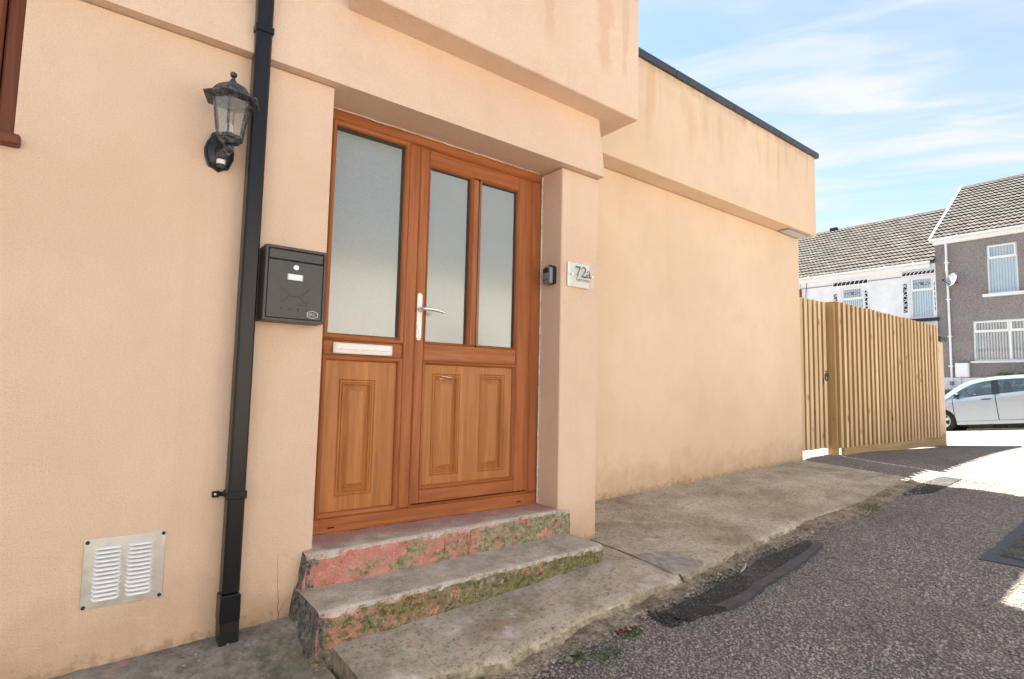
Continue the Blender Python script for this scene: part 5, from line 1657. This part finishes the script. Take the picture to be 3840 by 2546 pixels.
# planting and railing in front of the grey house, seen through the car windows
def build_shrubs():
    for i, (y, h, s) in enumerate(((2.05, 0.42, 0.30), (1.55, 0.38, 0.27))):
        z = terrace_z(y)-0.05
        T = thing('shrub', (23.5, y, z), ('bright green low shrub seen through the front car window' if i == 0 else 'bright green low shrub further up the hill behind the car pillar'), 'shrub', 'shrubs in front of the grey house')
        mb = MB()
        r2 = random.Random(i)
        for k in range(420):
            a = r2.random()*6.283; b = r2.random()**0.5; zz = r2.random()
            rr = s*b*(1-0.5*zz)
            c = Vector((23.45+rr*math.cos(a)*0.6, y+rr*math.sin(a)*1.3, z+h*zz))
            d1 = Vector((r2.uniform(-1, 1), r2.uniform(-1, 1), r2.uniform(-1, 1))).normalized()*0.035
            d2 = d1.orthogonal().normalized()*0.02
            mb.add([c-d1, c+d2, c+d1, c-d2], [(0, 1, 2, 3)])
        mb.build('foliage', 'leaf_dark', T, fix=False)
        MB().tube([(23.45, y, z-0.05), (23.45, y, z+h*0.5)], 0.02, 6).build('stem', 'bark', T)
build_shrubs()

# the house on the other side of the lane, behind the camera
def build_lane_house():
    T = thing('lane_house', (1.0, -7.5, 0.0), 'low cream rendered bungalow on the opposite side of the lane', 'house')
    mb = MB()
    holes = [(-5.2, -4.0, 0.9, 2.1), (0.9, 1.8, 0.05, 2.1), (5.4, 6.8, 0.9, 2.1)]
    xs = sorted({-7.0, 9.0, *[h[0] for h in holes], *[h[1] for h in holes]}); zs = sorted({-0.6, 3.5, *[h[2] for h in holes], *[h[3] for h in holes]})
    for a, b in zip(xs, xs[1:]):
        for c, d in zip(zs, zs[1:]):
            if any(h[0] <= a and b <= h[1] and h[2] <= c and d <= h[3] for h in holes): continue
            mb.add([(a, -6.7, c), (b, -6.7, c), (b, -6.7, d), (a, -6.7, d)], [(0, 1, 2, 3)])
    mb.build('wall', 'cream', T, fix=False)
    MB().box(-7.0, 9.0, -13.5, -6.90, -0.6, 3.5).build('inner_wall', 'cream', T)
    for i, h in enumerate(holes):
        m = MB(); f = 0.06
        m.box(h[0], h[0]+f, -6.85, -6.76, h[2], h[3], 0.004); m.box(h[1]-f, h[1], -6.85, -6.76, h[2], h[3], 0.004)
        m.box(h[0]+f, h[1]-f, -6.849, -6.761, h[2], h[2]+f, 0.004); m.box(h[0]+f, h[1]-f, -6.849, -6.761, h[3]-f, h[3], 0.004)
        w = m.build('door_frame' if i == 1 else 'window', 'white_pvc', T)
        MB().box(h[0]+f, h[1]-f, -6.83, -6.80, h[2]+f, h[3]-f).build('pane', 'oak_v' if i == 1 else 'win_glass', w)
    m = MB(); m.prism([(-6.45, 3.50), (-9.9, 4.6), (-13.6, 3.50)], 0, -7.2, 9.2); m.build('roof', 'tile', T)
build_lane_house()

# ------------------------------------------------------------------ parked car
def build_car():
    XS, YW = 20.0, 2.83
    zg = 0.249-0.1*YW
    T = thing('parked_car', (20.87, YW, zg), 'pale silver blue hatchback with black door handles parked across the street', 'car')
    T.rotation_euler = (math.atan(-0.1), 0, 0)
    ORIGIN[T.name] = Vector((0, 0, 0))       # children are modelled in the car's own frame: x across (near side negative), y forward, z up
    HW = 0.87
    wf, wr, wz, wrad = 0.0, -2.58, 0.300, 0.300
    yF, yR = 0.86, -3.42
    def belt(y):
        pts = [(-3.42, 1.05), (-2.9, 1.08), (-2.2, 1.045), (-1.22, 0.972), (-0.18, 0.905), (0.2, 0.86), (0.6, 0.76), (0.86, 0.58)]
        return float(np.interp(y, [p[0] for p in pts], [p[1] for p in pts]))
    def width(y):
        return HW*float(np.interp(y, [-3.42, -3.2, -2.6, -1.2, 0.1, 0.55, 0.75, 0.86], [0.80, 0.92, 0.985, 1.0, 0.985, 0.93, 0.82, 0.55]))
    def side_x(y, h):
        b = belt(y)
        t = (h-0.17)/max(0.2, b-0.17)
        k = float(np.interp(t, [0, 0.12, 0.3, 0.62, 0.88, 1.0], [0.945, 0.975, 0.99, 1.0, 0.985, 0.955]))
        return width(y)*k
    def low(y):
        z = 0.175
        for c in (wf, wr):
            d = abs(y-c)
            if d < 0.345: z = max(z, wz+math.sqrt(max(0, 0.345**2-d*d)))
        return z
    def side(y0, y1, sgn, dy=0.02):
        ys = list(np.arange(y0, y1, dy))+[y1]; n = 9
        vs = []; fs = []
        for y in ys:
            l, b = low(y), belt(y)
            for j in range(n):
                h = l+(b-l)*j/(n-1)
                vs.append((sgn*side_x(y, h), y, h))
        for i in range(len(ys)-1):
            for j in range(n-1): fs.append((i*n+j, (i+1)*n+j, (i+1)*n+j+1, i*n+j+1))
        return vs, fs
    # body: fenders, quarters, bonnet, nose, tail
    mb = MB()
    for s in (-1, 1):
        for a, b in ((-0.31, yF), (yR, -2.245)):
            mb.add(*side(a, b, s))
        # sills
        mb.add([(s*0.84, -2.24, 0.17), (s*0.84, -0.345, 0.17), (s*0.855, -0.345, 0.265), (s*0.855, -2.24, 0.265)], [(0, 1, 2, 3)])
    ys = np.linspace(-0.05, yF, 14); vs = []; fs = []
    for y in ys:
        w = side_x(y, belt(y)); b = belt(y)
        for t in (-1, -0.85, -0.5, 0, 0.5, 0.85, 1): vs.append((w*t, y, b+0.05*(1-t*t)))
    for i in range(13):
        for j in range(6): fs.append((i*7+j, i*7+j+1, i*7+7+j+1, i*7+7+j))
    mb.add(vs, fs)
    for ye in (yF, yR):
        w = width(ye); b = belt(ye)
        mb.add([(-w, ye, 0.2), (w, ye, 0.2), (w, ye, b), (-w, ye, b)], [(0, 1, 2, 3)])
    body = mb.build('body', 'car', T, smooth=45)
    MB().box(-0.80, 0.80, -2.2, -0.4, 0.13, 0.60).build('floor', 'black_rubber', T)
    for c in (wf, wr):
        for s in (-1, 1):
            MB().lathe([(0.34, -0.20), (0.34, 0.20)], (s*0.62, c, wz+0.01), 0, 24).build('wheel_arch', 'black_rubber', T, smooth=60)
    # doors
    for s in (-1, 1):
        for a, b in ((-1.286, -0.326), (-2.232, -1.304)):
            vs, fs = side(a, b, s)
            vs2 = []
            for v in vs:
                vs2.append((v[0], v[1]-(0.055 if a > -1.4 else 0.03)*max(0, (0.75-v[2]))*(1 if v[1] > (a+b)/2 else 0.6) if False else v[1], max(v[2], 0.27)))
            d = MB().add(vs2, fs).build('door', 'car', T, smooth=45)
            hy = -1.08 if a > -1.4 else -2.04
            MB().box(s*0.872-0.012, s*0.872+0.012, hy-0.11, hy+0.09, 0.845, 0.885, 0.010).build('handle', 'black_gloss', d)
    # greenhouse
    outer = [(0.03, 0.905), (-0.12, 1.005), (-0.41, 1.235), (-0.63, 1.365), (-0.955, 1.440), (-1.34, 1.465), (-1.82, 1.458), (-2.4, 1.41), (-2.9, 1.30), (-3.25, 1.07)]
    def gx(y, h):
        b = belt(y); t = min(1, max(0, (h-b)/0.5))
        return 0.835-0.20*t
    def strip(name, pa, pb, mat, parent, off=0.0):
        for s in (-1, 1):
            vs = []; fs = []
            for a, b in zip(pa, pb):
                vs += [(s*(gx(*a)+off), a[0], a[1]), (s*(gx(*b)+off), b[0], b[1])]
            for i in range(len(pa)-1): fs.append((2*i, 2*i+1, 2*i+3, 2*i+2))
            MB().add(vs, fs).build(name, mat, parent, smooth=40)
    ytop = np.linspace(0.03, -3.25, 40)
    oz = lambda y: float(np.interp(-y, [-p[0] for p in outer], [p[1] for p in outer]))
    wtop = [(-0.16, 0.905), (-0.30, 1.00), (-0.516, 1.143), (-0.68, 1.245), (-0.82, 1.305), (-1.05, 1.350), (-1.286, 1.373), (-1.39, 1.380), (-1.82, 1.372), (-2.3, 1.335), (-2.62, 1.26), (-2.80, 1.12)]
    wz_ = lambda y: float(np.interp(-y, [-p[0] for p in wtop], [p[1] for p in wtop]))
    yy = [y for y in np.linspace(-0.16, -2.80, 34)]
    strip('roof_rail', [(y, wz_(y)) for y in yy], [(y, oz(y)) for y in yy], 'car', T)
    strip('roof_rail', [(0.03, belt(0.03)), (-0.05, belt(-0.05)), (-0.16, belt(-0.16))], [(0.03, 0.905), (-0.05, oz(-0.05)), (-0.16, oz(-0.16))], 'car', T)
    strip('rear_quarter', [(y, belt(y)) for y in np.linspace(-2.80, -3.25, 6)], [(y, oz(y)) for y in np.linspace(-2.80, -3.25, 6)], 'car', T)
    fw = [y for y in np.linspace(-0.40, -1.225, 14)]
    strip('side_window', [(y, belt(y)) for y in fw], [(y, wz_(y)) for y in fw], 'car_glass', T, -0.006)
    qw = [y for y in np.linspace(-0.165, -0.37, 5)]
    strip('quarter_window', [(y, belt(y)) for y in qw], [(y, wz_(y)) for y in qw], 'car_glass', T, -0.006)
    strip('window_pillar', [(-0.37, belt(-0.37)), (-0.40, belt(-0.40))], [(-0.37, wz_(-0.37)), (-0.40, wz_(-0.40))], 'black_gloss', T, 0.0)
    strip('window_pillar', [(y, belt(y)) for y in (-1.225, -1.30, -1.375)], [(y, wz_(y)) for y in (-1.225, -1.30, -1.375)], 'black_gloss', T, 0.002)
    rw = [y for y in np.linspace(-1.375, -2.15, 9)]
    strip('side_window', [(y, belt(y)) for y in rw], [(y, wz_(y)) for y in rw], 'car_glass', T, -0.006)
    rq = [y for y in np.linspace(-2.15, -2.80, 9)]
    strip('rear_quarter', [(y, belt(y)) for y in rq], [(y, wz_(y)) for y in rq], 'car', T)
    # roof skin, windscreen, rear screen
    def skin(name, ya, yb, mat):
        vs = []; fs = []; n = 16
        for y in np.linspace(ya, yb, n):
            z = oz(y); w = gx(y, z)
            for t in (-1, -0.8, -0.4, 0, 0.4, 0.8, 1): vs.append((w*t, y+0.10*(1-t*t)*(1 if y > -0.8 else 0.2), z+0.035*(1-t*t)))
        for i in range(n-1):
            for j in range(6): fs.append((i*7+j, i*7+j+1, i*7+7+j+1, i*7+7+j))
        return MB().add(vs, fs).build(name, mat, T, smooth=50)
    skin('windscreen', 0.02, -0.72, 'car_glass')
    skin('roof_panel', -0.722, -2.55, 'car')
    skin('rear_screen', -2.552, -3.25, 'car_glass')
    # mirror, indicator, seats, wheel
    for s in (-1, 1):
        mb = MB(); mb.box(s*0.87-0.02, s*0.99, -0.53, -0.42, 0.96, 1.06, 0.03); mb.box(s*0.84, s*0.92, -0.49, -0.45, 0.89, 0.975, 0.01)
        mb.build('door_mirror', 'black_gloss', T)
        MB().box(s*0.866-0.006, s*0.866+0.008, -0.235, -0.165, 0.70, 0.73, 0.004).build('indicator', 'orange', T)
        for y in (-1.25, -2.15):
            mb = MB(); mb.box(s*0.36-0.23, s*0.36+0.23, y-0.10, y+0.10, 0.55, 1.06, 0.06); mb.box(s*0.36-0.13, s*0.36+0.13, y-0.09, y-0.02, 1.09, 1.26, 0.03); mb.tube([(s*0.36, y-0.05, 1.0), (s*0.36, y-0.05, 1.12)], 0.02, 6)
            mb.build('seat', 'seat', T)
    MB().box(-0.80, 0.80, -0.42, -0.05, 0.62, 0.93, 0.05).build('dashboard', 'seat', T)
    pts = [(-0.36+0.17*math.cos(a), -0.58+0.06*math.sin(a), 0.98+0.16*math.sin(a)) for a in np.linspace(0, 2*math.pi, 21)]
    MB().tube(pts, 0.014, 6).build('steering_wheel', 'seat', T)
    for c in (wf, wr):
        for s in (-1, 1):
            x0 = s*0.845
            prof = [(0.205, 0), (0.215, 0.012), (0.275, 0.016), (0.297, 0.0), (0.300, -0.03), (0.300, -0.15), (0.28, -0.19), (0.20, -0.19)]
            mb = MB(); mb.lathe([(r, s*h) for r, h in prof], (x0, c, wz), 0, 36)
            w = mb.build('wheel', 'tyre', T, smooth=40)
            mb = MB(); mb.lathe([(0.206, s*-0.02), (0.206, s*0.010), (0.192, s*0.014), (0.188, s*-0.005), (0.186, s*-0.05)], (x0, c, wz), 0, 36, 0, False)
            for k in range(5):
                a = 2*math.pi*k/5+0.3
                e1, e2 = a-0.20, a+0.20
                q = lambda r, a_, h: (x0+s*h, c+r*math.cos(a_), wz+r*math.sin(a_))
                mb.add([q(0.04, a-0.9, 0.006), q(0.04, a+0.9, 0.006), q(0.192, e2, 0.010), q(0.192, e1, 0.010), q(0.04, a-0.9, -0.02), q(0.04, a+0.9, -0.02), q(0.192, e2, -0.015), q(0.192, e1, -0.015)],
                       [(0, 1, 2, 3), (4, 7, 6, 5), (0, 3, 7, 4), (1, 5, 6, 2)])
            mb.lathe([(0.052, s*-0.02), (0.052, s*0.010), (0.03, s*0.016)], (x0, c, wz), 0, 16)
            mb.build('rim', 'alloy', w, smooth=35)
            MB().lathe([(0.187, s*-0.06), (0.187, s*-0.052)], (x0, c, wz), 0, 24).build('brake_shadow', 'gap', w)
build_car()

# ------------------------------------------------------------------ small things along the kerb
def weed(x, y, n, h, spread, label, seed, broad=False):
    z = road_top(x, y)
    T = MB()
    r2 = random.Random(seed)
    for k in range(n):
        a = r2.random()*6.283
        d = r2.random()**0.7*spread
        b = Vector((x+d*math.cos(a)*1.6, y+d*math.sin(a)*0.7, z-0.004))
        tilt = Vector((math.cos(a)*r2.uniform(0.2, 1.0), math.sin(a)*r2.uniform(0.2, 1.0), 1)).normalized()
        L = h*r2.uniform(0.45, 1.0)
        s = tilt.orthogonal().normalized()*(L*0.22 if broad else 0.0022)
        mid = b+tilt*L*0.55+Vector((0, 0, L*0.05)); tip = b+tilt*L+Vector((tilt.x, tilt.y, 0))*L*0.35-Vector((0, 0, L*0.1))
        if broad:
            T.tube([b, b+tilt*L*0.4], 0.0012, 3, False)
            T.add([b+tilt*L*0.35, mid+s, tip, mid-s], [(0, 1, 2, 3)])
        else:
            T.add([b-s, b+s, mid+s*0.8, mid-s*0.8, tip], [(0, 1, 2, 3), (3, 2, 4)])
    o = T.build('weed', 'leaf', fix=False)
    o['label'] = label; o['category'] = 'weed'; o['group'] = 'weeds along the gutter'
weed(4.87, -0.66, 70, 0.10, 0.07, 'tall upright green weed furthest along the gutter', 1)
weed(3.36, -0.70, 170, 0.05, 0.11, 'bright green grass tuft behind the far end of the tarmac patch', 2)
weed(2.72, -0.715, 130, 0.035, 0.10, 'low leafy green weed between kerb and middle of the tarmac patch', 3, True)
weed(1.62, -0.90, 60, 0.045, 0.07, 'small dark weed in the gutter nearest the camera', 4, True)
weed(1.87, -0.84, 50, 0.035, 0.05, 'little weed patch beside the rusty wood sliver in the gutter', 5, True)
def debris():
    mb = MB()
    r2 = random.Random(3)
    def stone(x, y, z, r):
        a = r2.random()*6
        n = 6; pts = []
        for h, q in ((-0.4, 0.8), (0.1, 1.0), (0.5, 0.55)):
            for k in range(n):
                t = 2*math.pi*k/n+a
                s = r*q*r2.uniform(0.75, 1.2)
                pts.append((x+s*math.cos(t)*1.2, y+s*math.sin(t), z+h*r))
        fs = [(i*n+k, i*n+(k+1) % n, (i+1)*n+(k+1) % n, (i+1)*n+k) for i in range(2) for k in range(n)]+[tuple(range(2*n, 3*n))]
        mb.add(pts, fs)
    for k in range(1900):
        x = 0.95+5.5*r2.random()**1.4
        y = kerb_y(x)-0.015-abs(r2.gauss(0, 0.075))
        stone(x, y, road_top(x, y)+0.008, r2.uniform(0.002, 0.009)*(1 if r2.random() < 0.93 else 1.7))
    for k in range(260):
        x = -0.6+6.8*r2.random(); y = r2.uniform(-0.5, 0.55)
        if x < 2.56: y = r2.uniform(-0.75, -0.42) if x > 0.8 else r2.uniform(-0.6, -0.05)
        z = path_z(x, y)-(0.055 if x < 0.8 and y < -0.2 else 0.0)
        stone(x, y, z+0.003, r2.uniform(0.0015, 0.006))
    o = mb.build('gutter_stones', 'pebble', fix=False, kind='stuff')
    o['label'] = 'scattered pebbles and broken mortar along the kerb'
debris()
def twigs():
    z = road_top(2.98, -0.72)
    o = MB().tube([(2.86, -0.765, z+0.008), (2.95, -0.735, z+0.012), (3.03, -0.70, z+0.010)], [0.006, 0.007, 0.005], 6).build('stick', 'bark', smooth=60)
    o['label'] = 'short pale stick lying between the kerb and tarmac patch'; o['category'] = 'stick'
    z = road_top(1.87, -0.80)
    o = MB().box(1.83, 1.95, -0.825, -0.80, z+0.001, z+0.007, 0.002).build('wood_sliver', 'red_brick')
    o['label'] = 'rusty red wood sliver lying in the near gutter'; o['category'] = 'wood sliver'
twigs()
